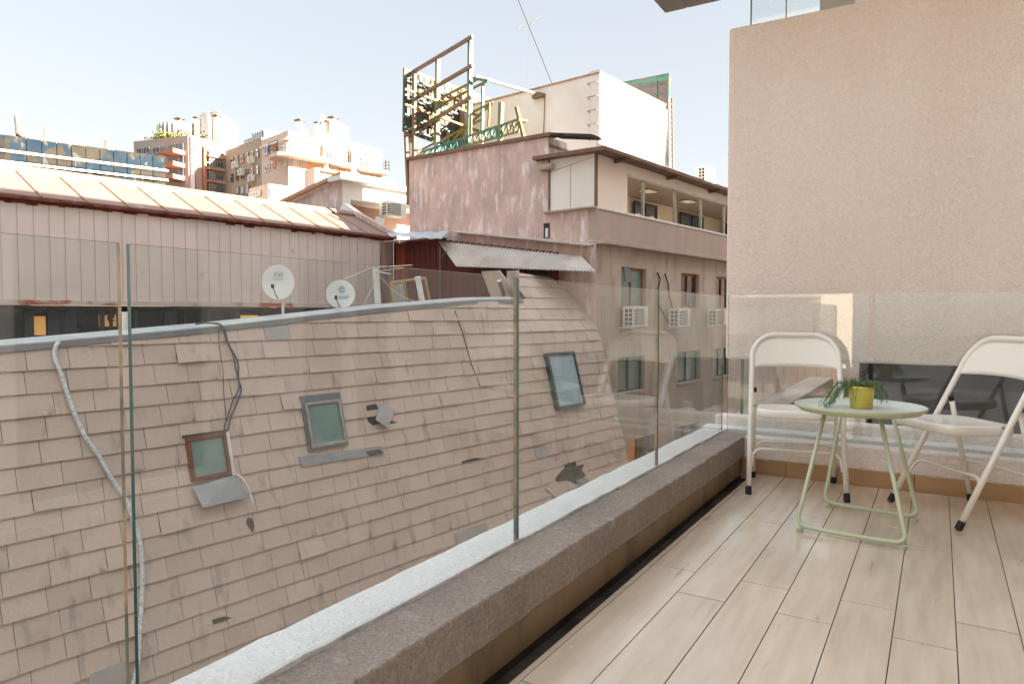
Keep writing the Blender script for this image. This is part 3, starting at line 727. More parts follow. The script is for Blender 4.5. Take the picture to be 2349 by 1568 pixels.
# hanging piece by the hole
q_ = [S(*pm(872, 925), .02), S(*pm(902, 940), .06), S(*pm(878, 984), .14), S(*pm(852, 965), .12)]
MB().slab(q_, OUTN * -.012).build('loose_shingle', M_slate2, mh)
patch([(485, 1420), (512, 1412), (530, 1415), (508, 1424), (487, 1430)], 'gap', M_under, .028)
patch([(1056, 1058), (1085, 1050), (1112, 1050), (1085, 1056), (1058, 1062)], 'gap', M_under, .03)
patch([(835, 1036), (868, 1030), (875, 1040), (845, 1046)], 'gap', M_under, .045)
patch([(563, 1190), (570, 1186), (578, 1192), (580, 1208), (577, 1222), (570, 1210), (563, 1200)], 'stain_mark', M_under, .032, .002)
patch([(838, 930), (862, 926), (868, 948), (880, 962), (930, 972), (915, 980), (862, 985), (842, 965)], 'gap', M_under, .02)
patch([(1290, 1075), (1303, 1058), (1318, 1068), (1338, 1064), (1332, 1078), (1342, 1090), (1330, 1100), (1345, 1118), (1368, 1098), (1366, 1112), (1338, 1124), (1300, 1100), (1264, 1106), (1270, 1098)], 'gap', M_under, .025)
# skylights
def sky(TL, TR, BR, BL, label, fm, pm_, fw=.06, hgt=.07, inner=None, blind=None, group='skylights in the shingle roof', lift=.0):
    P = [pm(*q) for q in (TL, TR, BR, BL)]
    zt_ = (P[0][1] + P[1][1]) / 2; zb_ = (P[2][1] + P[3][1]) / 2; ua = (P[0][0] + P[3][0]) / 2; ub = (P[1][0] + P[2][0]) / 2
    e = empty('skylight', S((ua + ub) / 2, zb_, .0), label, 'skylight', group)
    def W(s_, t_, z_): return G(s_, V0 + SL * (z_ - CZ), z_) + OUTN * t_
    m = MB(); h = lift + hgt
    m.box((ua, .0, zb_), (ua + fw, h, zt_), W); m.box((ub - fw, .0, zb_), (ub, h, zt_), W)
    m.box((ua + fw, .0, zb_), (ub - fw, h, zb_ + fw), W); m.box((ua + fw, .0, zt_ - fw), (ub - fw, h, zt_), W); m.build('frame', fm, e, bevel=.006)
    MB().box((ua + fw - .01, .0, zb_ + fw - .01), (ub - fw + .01, h - .03, zt_ - fw + .01), W).build('pane', pm_, e)
    return e, (ua, ub, zb_, zt_), W
e, (ua, ub, za, zb_), W1 = sky((421, 1004), (510, 994), (530, 1083), (437, 1110), 'small skylight with a red-brown wooden frame and a metal apron, lowest on the shingle roof', M_wood, M_green_glass, .055, .07)
# white patched surround + apron below
MB().box((ub + .001, .0, za - .02), (ub + .06, .055, zb_ + .02), W1).build('flashing', M_whitep, e, bevel=.01)
MB().box((ua - .03, .0, zb_ + .002), (ub + .06, .05, zb_ + .04), W1).build('head_flashing', M_under, e)
ap = [S(*pm(437, 1117), .06), S(*pm(532, 1090), .06), S(*pm(563, 1140), .12), S(*pm(455, 1166), .14)]
MB().slab(ap, OUTN * -.008).build('apron', M_flash, e)
MB().tube([S(*pm(528, 1084), .1), S(*pm(545, 1100), .16), S(*pm(556, 1120), .17), S(*pm(567, 1155), .16)], .012, 6).build('bent_strip', M_whitep, e)
e, (ua, ub, za, zb_), W1 = sky((690, 925), (772, 918), (791, 1016), (710, 1028), 'small skylight with a worn aluminium frame in the middle of the shingle roof', M_alu, M_green_glass, .045, .09)
MB().box((ua - .04, .02, za - .04), (ua - .002, .06, zb_ + .1), W1).box((ub + .002, .02, za - .04), (ub + .04, .06, zb_ + .1), W1).box((ua - .04, .02, za - .045), (ub + .04, .055, za - .004), W1).box((ua - .04, .02, zb_ + .004), (ub + .04, .055, zb_ + .12), W1).build('flashing', M_cap, e)
e, (ua, ub, za, zb_), W1 = sky((1240, 812), (1308, 808), (1335, 928), (1275, 942), 'tall skylight with a dark blue-grey frame on the right part of the shingle roof', M_dkblue, M_skypane, .07, .13)
# cables and loose line on the roof
def roofcable(name, pts, r, mt, label, cat='cable', group=None, lift_=.05, n=6):
    P = [S(*pm(x, y), lift_ + (R.uniform(-.01, .01))) for x, y in pts]
    # smooth the line
    Q = []
    for i in range(len(P) - 1):
        p0 = P[max(i - 1, 0)]; p1 = P[i]; p2 = P[i + 1]; p3 = P[min(i + 2, len(P) - 1)]
        for k in range(5):
            t = k / 5; Q.append(.5 * ((2 * p1) + (p2 - p0) * t + (2 * p0 - 5 * p1 + 4 * p2 - p3) * t * t + (3 * p1 - p0 - 3 * p2 + p3) * t ** 3))
    Q.append(P[-1]); m = MB().tube(Q, r, n); return tag(m.build(name, mt, smooth=True), label, cat, group)
roofcable('taped_cable', [(131, 786), (121, 815), (138, 865), (160, 930), (190, 1000), (225, 1050), (248, 1092), (283, 1145), (300, 1190), (316, 1240), (322, 1300), (322, 1370), (316, 1440), (311, 1520), (292, 1600)], .027, M_cablew, 'thick pale taped cable hanging down the left side of the shingle roof', lift_=.06)
gpc = 'dark cables running down to the wooden skylight'
roofcable('cable', [(445, 745), (480, 742), (508, 752), (520, 790), (541, 830), (543, 870), (549, 895), (538, 930), (524, 960), (519, 984), (512, 993)], .013, M_cable, 'dark blue cable looping down to the wooden skylight, the outer one of the pair', group=gpc)
roofcable('cable', [(470, 744), (500, 748), (513, 785), (528, 815), (535, 850), (542, 890), (528, 920), (518, 950), (510, 975), (508, 993)], .013, M_cable, 'dark blue cable looping down to the wooden skylight, the inner one of the pair', group=gpc, lift_=.085)
roofcable('cable', [(497, 757), (500, 800), (507, 850), (510, 900), (513, 960), (512, 985)], .006, M_cable, 'thin dark cable beside the looping pair above the wooden skylight', group=gpc)
# satellite dishes
def dish(px_c, py_c, wpx, hpx, foot, label, logo, v_=10.75):
    c = PV(px_c, py_c, v_); f = PV(foot[0], foot[1], v_); dep = (c - CAM).dot(FW); rx = wpx / 2 / F * dep; rz = hpx / 2 / F * dep
    f.z = ridge(f.dot(U)) + .05
    e = empty('satellite_dish', f, label, 'satellite dish', 'satellite dishes on the roof ridge')
    n = ((CAM - c).normalized() + Vector((.1, -.18, .12))).normalized(); a = ZV.cross(n).normalized(); b = n.cross(a)
    m = MB(); prof = []
    N = 40
    rings = [(0, 0), (.25, .008), (.5, .03), (.75, .067), (.97, .11), (1., .112), (1., .100), (.75, .055), (.4, .012), (0, -.008)]
    vs = []
    for r, h in rings:
        for k in range(N):
            t = 2 * math.pi * k / N; vs.append(c + a * math.cos(t) * rx * r + b * math.sin(t) * rz * r + n * h * rz * .8)
    fs = [(i * N + k, i * N + (k + 1) % N, (i + 1) * N + (k + 1) % N, (i + 1) * N + k) for i in range(len(rings) - 1) for k in range(N)]
    m.add(vs, fs).build('reflector', M_dish, e, smooth=True)
    base = c - b * rz * .95 - n * .03; lnb = c - b * rz * .35 + n * rz * 1.25 + a * (-.25 * rx)
    MB().tube([base, base.lerp(lnb, .5) - b * .03, lnb], .012, 6).build('feed_arm', M_alu, e)
    MB().tube([lnb + b * .035, lnb - b * .03], .026, 10).build('receiver', M_black, e)
    MB().tube([c - n * .05 - b * rz * .5, Vector((f.x, f.y, c.z - rz * 1.15)) - n * .05, Vector((f.x, f.y, f.z + .1)), f], .022, 8).build('mast', M_acw, e)
    MB().lathe([(0, 0), (.07, 0), (.06, .015), (.03, .03), (0, .03)], f - ZV * .01, 16).build('base_plate', M_acw, e)
    for body, size, dx, dz, mt, bold in logo:
        cu = bpy.data.curves.new('t', 'FONT'); cu.body = body; cu.size = size * rz; cu.align_x = 'CENTER'; cu.align_y = 'CENTER'; cu.offset = bold * rz; cu.extrude = .001
        ob = bpy.data.objects.new('t', cu); me = bpy.data.meshes.new_from_object(ob); me.materials.clear(); me.materials.append(mt)
        h = .112 * (dx * dx + dz * dz) * rz * .8 + .012
        M = Matrix((( a.x, b.x, n.x, 0), (a.y, b.y, n.y, 0), (a.z, b.z, n.z, 0), (0, 0, 0, 1)))
        me.transform(M); o = bpy.data.objects.new('lettering', me); C.objects.link(o); o.parent = e
        o.location = c + a * dx * rx + b * dz * rz + n * h - Vector(e.location)
        bpy.data.objects.remove(ob)
    return e, c, a, b, n, rx, rz
e, c, a, b, n, rx, rz = dish(638, 648, 72, 80, (649, 729), 'larger white satellite dish with a faint winding logo, on the roof ridge', [('movistar', .17, .02, .2, M_dishlogo, 0.0)])
# winding M emblem as a bent ribbon
pts = []
for k in range(0, 25):
    t = k / 24; x = -.28 + .56 * t; yv = .5 + .18 * abs(math.cos(t * math.pi * 2)) * (1 if .12 < t < .88 else .6) - (.12 if (t < .06 or t > .94) else 0) - .0
    yy = .38 + .22 * (math.sin(t * math.pi * 2 - math.pi / 2 + 0) * .5 + .5 if True else 0)
    yy = .36 + .24 * (1 - abs(math.cos(math.pi * 2 * t)) if False else .5 - .5 * math.cos(4 * math.pi * t))
    pts.append(c + a * x * rx + b * yy * rz + n * (.03 * rz + .012))
MB().tube(pts, .008, 6).build('emblem', M_dishlogo, e)
dish(781, 675, 65, 66, (776, 708), 'smaller white satellite dish with a blue letter e, on the roof ridge', [('e', .95, .08, .42, M_dishblue, .012), ('entel', .36, .22, -.18, M_dishblue, .004)])
# poles
def pole(x0, y0, x1, y1, r, label, v_=10.7, mt=None, name='pole'):
    p = PV(x0, y0, v_); q = PV(x1, y1, v_); q2 = q + (q - p).normalized() * .3
    e = empty(name, q, label, 'pole'); MB().tube([p, q2], r, 12).build('tube', mt or M_whitep, e); MB().tube([p, p + (p - q).normalized() * .02], r * 1.1, 12).build('cap', M_acw, e); return e, p, q
pole(861, 614, 868, 713, .062, 'leaning white steel post with rods at its top, left of the ochre wire frame')
pole(958, 637, 969, 697, .062, 'short leaning white post in front of the ochre wire frame')
pole(1145, 645, 1160, 690, .05, 'grey stub post in the dark yard behind the roof ridge', 11.4, M_board)
pole(288, 718, 289, 772, .05, 'short white post behind the gap between the two left glass panels', 10.75)
p = PV(862, 616, 10.7); an = empty('yagi_antenna', p, 'thin rod antenna at the top of the leaning white post', 'antenna')
m = MB(); m.tube([PV(840, 614, 10.8), PV(945, 608, 10.5)], .008, 5); m.tube([PV(790, 640, 10.9), PV(850, 615, 10.8)], .008, 5); m.tube([PV(850, 624, 10.9), PV(925, 614, 10.9)], .006, 5); m.tube([PV(855, 622, 10.6), PV(895, 628, 10.8)], .012, 5); m.build('rods', M_acw, an)
MB().tube([PV(870, 632, 10.7), PV(900, 665, 10.7), PV(930, 684, 10.7), PV(965, 696, 10.7), PV(1000, 700, 10.7)], .007, 5).build('guy_wire', M_acw, an)
MB().tube([PV(858, 650, 10.7), PV(838, 690, 10.7), PV(826, 716, 10.7)], .005, 5).build('stay', M_acw, an)
# ochre wire frame
f1 = Fr(PV(897, 700, 11.0), PV(987, 690, 11.6)); wf = empty('wire_frame', PV(940, 700, 11.2), 'rusty ochre cage frame with wire mesh lying on the ridge behind the short white post', 'wire cage')
def fp(x, y): s_, z_ = f1.px(x, y); return f1.W(s_, 0, z_)
m = MB()
for a_, b_ in (((897, 648), (905, 705)), ((925, 644), (935, 703)), ((975, 637), (987, 697)), ((897, 648), (975, 637)), ((905, 705), (935, 703))): m.bar(fp(*a_), fp(*b_), .045)
m.build('frame', M_yellowg, wf)
m = MB()
for k in range(1, 9): m.bar(fp(925 + k * 5.5, 644 - k * .8), fp(935 + k * 5.5, 702 - k * .7), .008)
for k in range(1, 9): m.bar(fp(926 + k, 644 + k * 6.5), fp(975 + k * 1.2, 637 + k * 6.5), .008)
for k in range(1, 5): m.bar(fp(897 + k * 5.6, 648 - k * .8), fp(905 + k * 5.6, 705), .006)
m.build('mesh', M_steelr, wf); MB().slab([fp(899, 652), fp(924, 648), fp(933, 700), fp(906, 702)], f1.n * -.02).build('panel', M_capl, wf)

# ================================================================== RUSTY METAL HALL
rh = empty('metal_hall', G(8, 19, -15), 'long hall with pale vertical metal cladding and a sunlit pinkish metal roof', 'building')
fr = fv(18.0); zc, ze, u0, u1 = 1.235, 3.42, -6., 15.62
def ze_(u_): return 3.45 - .012 * (u_ - 4.67) if u_ < 15 else 3.33
m = MB(); m2 = MB(); u_ = u0
while u_ < u1:
    w = .305; b = min(u_ + w, u1)
    for (x0_, x1_, t_) in ((u_, b - .025, 0.), (b - .025, b, -.018)):
        (m if u_ < 14.75 else m2).box((x0_, t_ - .03, zc), (x1_, t_, 3.40), fr.W)
    u_ += w
m.build('cladding', M_clad, rh); m2.build('rusted_cladding', M_cladrust, rh)
m = MB().box((u0, -.03, zc - .12), (u1, .05, zc - .002), fr.W); m.build('bottom_trim', M_trim, rh)
# irregular rust line under the eave
m = MB(); u_ = u0
while u_ < u1:
    b = u_ + R.uniform(.1, .35); m.box((u_, -.01, 3.40 - R.uniform(.02, .10)), (min(b, u1), .0025, 3.402), fr.W); u_ = b
m.build('rust_edge', M_rustedge, rh)
m = MB().box((u0, -.05, 3.402), (u1, .14, 3.46), fr.W); m.build('eave', M_rustedge, rh)
VR = 19.6; ZR = 4.27
def RF(u_, f, o=0.): return G(u_, 17.86 + (VR - 17.86) * f, 3.462 + (ZR - 3.462) * f + o)
EN = 15.3
m = MB(); m.hexa([RF(u0, 0, -.0), RF(u1, 0, -.0), RF(EN - .1, 1, 0), RF(u0, 1, 0), RF(u0, 0, .03), RF(u1, 0, .03), RF(EN - .1, 1, .03), RF(u0, 1, .03)]); m.build('roof_sheet', M_rustroof, rh)
m = MB(); mm_ = MB()
k = 0; u_ = 5.40 - .905 * 12
while u_ < 15.3:
    m.bar(RF(u_, -.01, .05), RF(u_, 1.0, .045), .03, .035); u_ += .905
m.build('roof_seam', M_rustrib, rh)
m = MB(); m.hexa([RF(u0, .93, .035), RF(EN, .93, .035), RF(EN, 1.05, .03), RF(u0, 1.05, .03), RF(u0, .93, .10), RF(EN, .93, .10), RF(EN, 1.05, .14), RF(u0, 1.05, .14)]); m.build('ridge_flashing', M_rustroof, rh)
m = MB(); m.bar(RF(u1 - .05, 0, .09), RF(EN, 1.0, .12), .22, .14); m.build('verge', M_pink, rh)
m = MB(); m.quad(G(u0, 18.02, zc - .15), G(u0, 26, zc - .15), G(u0, 26, 3.45), G(u0, 18.02, 3.45)); m.quad(G(u0, VR, ZR), G(EN, VR, ZR), G(u1, 24, 3.0), G(u0, 24, 3.0)); m.build('back_roof', M_brown2, rh)
# glazed base behind the ridge
fb = fv(18.35)
m = MB(); m.box((u0, -.3, -15), (u1, 0, -3.2), fb.W); m.box((u0, -3.0, -3.2), (u1, -2.9, 1.1), fb.W); m.box((u0, -.3, 1.05), (u1, .30, 1.113), fb.W); m.build('base_wall', M_soot, rh)
m = MB(); m.box((u0, -.02, -3.2), (u1, -.005, 1.04), fb.W); wi = m.build('pane', M_darkpane, rh)
def bpx(x): return fb.px(x, 760)[0]
m = MB()
for x, w in ((55, .18), (110, .5), (135, .1), (165, .08), (228, .1), (250, .07), (305, .1), (375, .32), (420, .06), (475, .08), (540, .12), (610, .06), (700, .09), (760, .07), (800, .1), (840, .06)):
    a = bpx(x); m.box((a, .0, -3.2), (a + w, .06, 1.045), fb.W)
m.box((u0, .0, -.9), (u1, .05, -.8), fb.W); m.build('mullion', M_dkblue, rh)
def lit(x0, y0, x1, y1, name, mt, lab, t=.004):
    a = fb.px(x0, y0); b = fb.px(x1, y1); o = MB().box((a[0], t, b[1]), (b[0], t + .004, a[1]), fb.W).build(name, mt, rh); o['label'] = lab; return a, b
lit(72, 725, 105, 768, 'lit_window', M_lampw, 'dim amber lit pane')
a, b = lit(226, 722, 268, 748, 'lit_window', M_lampw, 'amber lit pane with dark letters')
lit(546, 723, 592, 744, 'lit_window', M_lampy, 'yellow lit pane')
cu = bpy.data.curves.new('t', 'FONT'); cu.body = 'rep'; cu.size = .42; cu.extrude = .004; ob = bpy.data.objects.new('t', cu); me = bpy.data.meshes.new_from_object(ob); me.materials.clear(); me.materials.append(M_black)
d = fb.d if fb.d.dot(RT) > 0 else -fb.d; nn = fb.n; me.transform(Matrix(((d.x, 0, nn.x, 0), (d.y, 0, nn.y, 0), (0, 1, nn.z, 0), (0, 0, 0, 1))))
o = bpy.data.objects.new('lettering', me); C.objects.link(o); o.parent = rh; p = fb.W(fb.px(226, 740)[0], .02, fb.px(226, 738)[1]); o.location = p - Vector(rh.location); bpy.data.objects.remove(ob)

# dark red end wall of the yard
f7 = fu(15.7)
yw = empty('red_yard_wall', G(15.7, 14, -3), 'dark red metal wall closing the shaded yard under the corrugated roof', 'wall')
m = MB(); v_ = 11.3; m3 = MB()
while v_ < 17.95:
    t_ = m3 if v_ > 17.3 else m
    zt7 = 3.30 if v_ > 15.5 else 2.62 + (v_ - 11.3) * .145
    t_.box((v_, -.03, -1), (v_ + .2, 0, zt7), f7.W); t_.box((v_ + .2, -.03, -1), (v_ + .24, -.012, zt7), f7.W); v_ += .24
m.build('cladding', M_redwall, yw); m3.build('rusted_cladding', M_orangeclad, yw)
m = MB(); a = f7.px(907, 600)[0]; m.box((a - .03, .0, -1), (a + .03, .05, 3.3), f7.W); m.build('post', M_dkblue, yw)
MB().box((11.7, -.02, -1), (13.4, .012, 2.5), f7.W).build('door_opening', M_under, yw)
MB().quad(G(8, 17.9, -.6), G(15.7, 17.9, -.6), G(15.7, 15, -.6), G(8, 15, -.6)).build('yard_floor', M_soot, yw)
# corrugated roofs over the yard
def corr(mb, A, B, Cc, D, n, amp, th=.006):
    """sheet A-B (top edge) to D-C (bottom edge), waves along A->B"""
    nrm = (B - A).cross(D - A).normalized(); vs = []; k = n * 4
    for i in range(k + 1):
        t = i / k; h = nrm * amp * math.sin(2 * math.pi * n * t)
        a = A.lerp(B, t) + h; b = D.lerp(Cc, t) + h; vs += [a, b, a - nrm * th, b - nrm * th]
    fs = []
    for i in range(k):
        o_ = i * 4; fs += [(o_, o_ + 1, o_ + 5, o_ + 4), (o_ + 2, o_ + 6, o_ + 7, o_ + 3), (o_, o_ + 4, o_ + 6, o_ + 2), (o_ + 1, o_ + 3, o_ + 7, o_ + 5)]
    fs += [(0, 2, 3, 1), (k * 4, k * 4 + 1, k * 4 + 3, k * 4 + 2)]; mb.add(vs, fs); return mb
cn = empty('corrugated_canopy', PU(1040, 560, 15.5), 'rust-stained corrugated metal canopy on the mottled plaster wall above the shingle roof', 'canopy')
A = PU(1003, 552, 15.72); B = PU(1333, 588, 15.72); D = PU(1046, 611, 14.7); Cc = PU(1367, 623, 14.85)
corr(MB(), A, B, Cc, D, 46, .022).build('lower_sheet', M_corr, cn)
A2 = PU(1030, 531, 15.62); B2 = PU(1345, 563, 15.62)
corr(MB(), A2 + U * .38 + ZV * .05, B2 + U * .38 + ZV * .05, B2, A2, 46, .02).build('upper_sheet', M_corr, cn)
m = corr(MB(), PU(1030, 530, 15.66), PV(888, 534, 17.9), PV(893, 541, 17.75), PU(1011, 548, 15.0), 4, .02); m.build('side_sheet', M_corr2, cn)
m = MB(); q_ = PU(1012, 560, 15.2)
m.tube([PU(1009, 566, 15.1), PU(1010, 700, 15.1)], .03, 8); m.tube([PU(1010, 592, 15.1), PU(1025, 577, 15.0)], .02, 6); m.build('post', M_board, cn)
m = MB(); m.quad(G(12, 15.6, 3.35), G(15.9, 15.6, 3.35), G(15.9, 17.9, 3.4), G(12.0, 17.9, 3.4))
m = MB(); m.hexa([G(15.1, 15.6, 3.25), G(15.68, 15.6, 3.28), G(15.68, 17.9, 3.3), G(15.1, 17.9, 3.27), G(15.1, 15.6, 3.27), G(15.68, 15.6, 3.3), G(15.68, 17.9, 3.32), G(15.1, 17.9, 3.29)]); m.build('yard_cover', M_corr, cn)

# ================================================================== NEIGHBOUR BUILDING WITH MOTTLED WALL
CV = 10.28; CU = 16.0
NB = empty('plaster_building', G(20, 12, -15), 'old building with a mottled plaster side wall and a brown street front, cream top storey', 'building')
fL = fu(CU); fR = fv(CV)
vl = fL.px(938, 368)[0]; v2 = fL.px(1257, 400)[0]
zl, zr_ = 6.02, 5.88
m = MB(); zsill = fL.px(1310, 480)[1]
m.quad(fL.W(v2, 0, -15), fL.W(vl, 0, -15), fL.W(vl, 0, zl), fL.W(v2, 0, zr_)); m.quad(fL.W(CV, 0, -15), fL.W(v2, 0, -15), fL.W(v2, 0, zsill - .05), fL.W(CV, 0, zsill - .05))
m.quad(fL.W(vl, 0, -15), fL.W(vl, 0, zl), fL.W(vl, -8, zl), fL.W(vl, -8, -15)); m.quad(fL.W(v2, 0, zsill), fL.W(v2, 0, zr_), fL.W(v2, -.9, zr_), fL.W(v2, -.9, zsill))
m.build('side_wall', M_pink, NB)
# coping of side wall
m = MB(); q0, q1 = fL.W(vl + .1, .08, zl + .0), fL.W(v2 - .1, .08, zr_ + .01)
m.slab([q0, q1, q1 + ZV * .10, q0 + ZV * .10], fL.n * -.35); m.build('coping', M_eave, NB)
m = MB(); m.slab([fL.W(v2 - .12, .02, zr_ + .10), fL.W(v2 - .12, .02, zr_ + .02), fL.W(v2 - 1.25, -.3, zr_ - .14), fL.W(v2 - 1.25, -.3, zr_ - .06)], fL.n * -.5); m.build('roof_edge', M_under, NB)
# front wall, brown, with openings
eb = fR.px(1367, 475)[1]; el = fR.px(1367, 550)[1]
H = dict(a=hole(fR, 1425, 612, 1481, 708), b=hole(fR, 1562, 627, 1603, 709), c=hole(fR, 1643, 640, 1700, 712))
H['a'] = (H['a'][0], fR.px(1450, 705)[1], H['a'][2], fR.px(1450, 614)[1]); zaa, zbb = H['a'][1], H['a'][3]
for k in 'bc': H[k] = (H[k][0], zaa, H[k][2], zbb)
H['c'] = (H['c'][0], zaa, H['c'][0] + (H['b'][2] - H['b'][0]), zbb)
H2 = {k: (fR.px(x0, 840)[0], fR.px(1450, 896)[1], fR.px(x1, 840)[0], fR.px(1450, 817)[1]) for k, x0, x1 in (('a', 1417, 1478), ('b', 1554, 1605), ('c', 1636, 1672))}
H3 = {k: (fR.px(x0, 1040)[0], fR.px(1450, 1120)[1], fR.px(x1, 1040)[0], fR.px(1450, 1008)[1]) for k, x0, x1 in (('a', 1438, 1500), ('b', 1546, 1602))}
UR = 45.; m = MB()
wall(m, fR, CU, UR, -15, el - .0, list(H.values()) + list(H2.values()) + list(H3.values()), .2)
m.build('front_wall', M_brown, NB)
for i, (k, h) in enumerate(H.items()):
    window(fR, h, NB, M_wood2, M_darkpane if k != 'a' else M_green_glass, .14, .07, 1, 0, sill=M_brown2)
for k, h in H2.items(): window(fR, h, NB, M_dkblue, M_green_glass, .16, .035, 1, 0, sill=M_brown2)
for k, h in H3.items(): window(fR, h, NB, M_wood2, M_darkpane, .16, .05, 1, 0)
pnl = MB().box((H3['a'][0], -.1, H3['a'][1]), (H3['a'][0] + .32 * (H3['a'][2] - H3['a'][0]), -.05, H3['a'][3]), fR.W).build('orange_shutter', M_orag, NB)
MB().box((H['a'][0] + .06, -.0, zbb - .42), (H['a'][0] + .42, .02, zbb - .02), lambda s_, t_, z_: fR.W(s_ + (zbb - z_) * .25, t_ + .02, z_)).build('loose_board', M_cap, NB)
# band, ledge
m = MB().box((CU, -.25, el + .002), (UR, .06, eb - .05), fR.W); m.build('balcony_band', M_brown2, NB)
m = MB().box((CU - .0, -.25, el - .12), (UR, .30, el), fR.W); m.build('ledge', M_brown2, NB, bevel=.02)
m = MB().box((CU - .01, .0, eb - .048), (UR, .09, eb - .0), fR.W); m.build('band_coping', M_whitep, NB)
# cream top storey
zt0 = fR.px(1367, 352)[1] - .05; zeave = zt0
ws = [fR.px(x, 450)[0] for x in (1440, 1664)]
wz0 = fR.px(1440, 483)[1]; wz1 = fR.px(1440, 403)[1]
wz0 = eb + .03
UW1 = 30.
m = MB(); wall(m, fR, CU, UR, eb + .001, zeave + .35, [(ws[0], wz0, UW1, wz1)], .1, t=-.02)
m.build('upper_wall', M_cream, NB)
m = MB()
for x in (1479, 1551, 1611, 1664):
    s_ = fR.px(x, 450)[0]; m.box((s_ - .045, -.1, wz0), (s_ + .045, -.03, wz1), fR.W)
s_ = 25.5
while s_ < UW1: m.box((s_ - .045, -.1, wz0), (s_ + .045, -.03, wz1), fR.W); s_ += 2.2
m.build('window_post', M_alu, NB)
MB().box((ws[0] - .05, -.10, wz1 - .001), (UW1, .012, wz1 + .05), fR.W).box((ws[0] - .05, -.1, wz0 - .03), (UW1, .015, wz0), fR.W).build('window_rail', M_whitep, NB)
M_tube2 = emat('dim_office_lamp', (1., .86, .66), .05)
# room inside
m = MB(); ZC = wz1 + .16
m.quad(fR.W(CU + .3, -2.3, eb - .6), fR.W(UW1, -2.3, eb - .6), fR.W(UW1, -2.3, ZC), fR.W(CU + .3, -2.3, ZC)); m.quad(fR.W(CU + .3, -2.3, eb - .6), fR.W(CU + .3, -.1, eb - .6), fR.W(CU + .3, -.1, ZC), fR.W(CU + .3, -2.3, ZC))
m.quad(fR.W(UW1, -2.3, eb - .6), fR.W(UW1, -.1, eb - .6), fR.W(UW1, -.1, ZC), fR.W(UW1, -2.3, ZC)); m.quad(fR.W(CU + .3, -2.3, eb - .6), fR.W(UW1, -2.3, eb - .6), fR.W(UW1, -.1, eb - .6), fR.W(CU + .3, -.1, eb - .6)); m.build('room_wall', M_int, NB)
MB().quad(fR.W(CU + .3, -2.3, ZC), fR.W(UW1, -2.3, ZC), fR.W(UW1, -.1, ZC), fR.W(CU + .3, -.1, ZC)).build('room_ceiling', M_intceil, NB)
fI = fv(CV + 2.25)
for x0, x1, y0, y1 in ((1450, 1502, 452, 500), (1556, 1608, 480, 520), (1655, 1672, 500, 540)):
    a = fI.px(x0, y0); b = fI.px(x1, y1); window(fI, (a[0], eb - .4, b[0], min(a[1], ZC - .12)), NB, M_dkblue, M_bluepane, -.06, .08, 1)
for x, y in ((1487, 438), (1578, 462)):
    p = PZ(x, y, ZC - .03); s_ = p.dot(U); t_ = min(p.dot(V), CV + 1.9); MB().box((s_ - .35, t_ - .2, ZC - .05), (s_ + .35, t_ + .2, ZC - .02), lambda a_, b_, c_: G(a_, b_, c_)).build('ceiling_lamp_or_fill', M_alu, NB)
    m = MB()
    for k in range(4): m.box((s_ - .30 + k * .17, t_ - .17, ZC - .058), (s_ - .25 + k * .17, t_ + .17, ZC - .051), lambda a_, b_, c_: G(a_, b_, c_))
    m.build('lamp_tube_or_fill', M_tube2, NB)
for k in range(6):  # extra lamp row added out of sight to brighten the room
    s0 = 17.2 + k * 1.9; lo = MB().box((s0, -.26, ZC - .05), (s0 + 1.2, -.25, ZC - .02), fR.W).build('ceiling_lamp_or_fill', M_alu, NB); MB().box((s0 + .05, -.245, ZC - .058), (s0 + 1.15, -.135, ZC - .051), fR.W).build('lamp_tube_or_fill', M_fill, lo)
# white boarded corner on the side
m = MB().quad(fL.W(CV + .02, -.0, zsill), fL.W(v2 - .06, -.0, zsill), fL.W(v2 - .06, -.0, zeave + .25), fL.W(CV + .02, 0, zeave + .25)); m.build('corner_board', M_shutterbox, NB)
m = MB()
for x in (1308,): s_ = fL.px(x, 420)[0]; m.box((s_ - .006, .001, zsill), (s_ + .006, .006, zeave - .15), fL.W)
m.bar(fL.W(CV + .02, .004, zeave - .02), fL.W(v2 - .1, .004, zeave - .25), .012); m.build('board_joint', M_aptp, NB)
MB().box((CV - .03, -.05, zsill - .05), (v2 + .12, .16, zsill), fL.W).build('sill', M_brown2, NB, bevel=.01)
MB().box((v2 - .08, -.04, zsill), (v2 - .02, .03, zeave), fL.W).build('post', M_eave, NB)
MB().box((CV - .02, -.05, zsill), (CV + .045, .02, zeave + .1), fL.W).build('corner_post', M_eave, NB)
MB().tube([fL.W(v2 - .25, .14, zeave - .12), fL.W(v2 + .15, .14, zeave - .12), fL.W(v2 + .2, .0, zeave - .12)], .09, 10).build('pipe', M_brown2, NB)
# roof with wide eave
m = MB(); ov = .45
m.hexa([G(CU - .28, CV - ov, zeave + .04), G(UR, CV - ov, zeave + .04), G(UR, 17, zeave + .5), G(CU - .28, v2 + .35, zeave + .10),
        G(CU - .28, CV - ov, zeave + .14), G(UR, CV - ov, zeave + .14), G(UR, 17, zeave + .6), G(CU - .28, v2 + .35, zeave + .20)]); m.build('roof', M_eave, NB)
s_ = CU + .9
while s_ < 30: MB().box((s_, .0, zeave - .06), (s_ + .06, ov - .06, zeave + .035), fR.W).build('rafter', M_eave, NB); s_ += 3.1
m = MB(); m.hexa([G(CU + .02, vl, 5.6), G(CU + .02, v2, 5.6), G(36, v2, 5.6), G(36, vl, 5.6), G(CU + .02, vl, 5.7), G(CU + .02, v2, 5.7), G(36, v2, 5.7), G(36, vl, 5.7)]); m.build('flat_roof', M_brown2, NB)
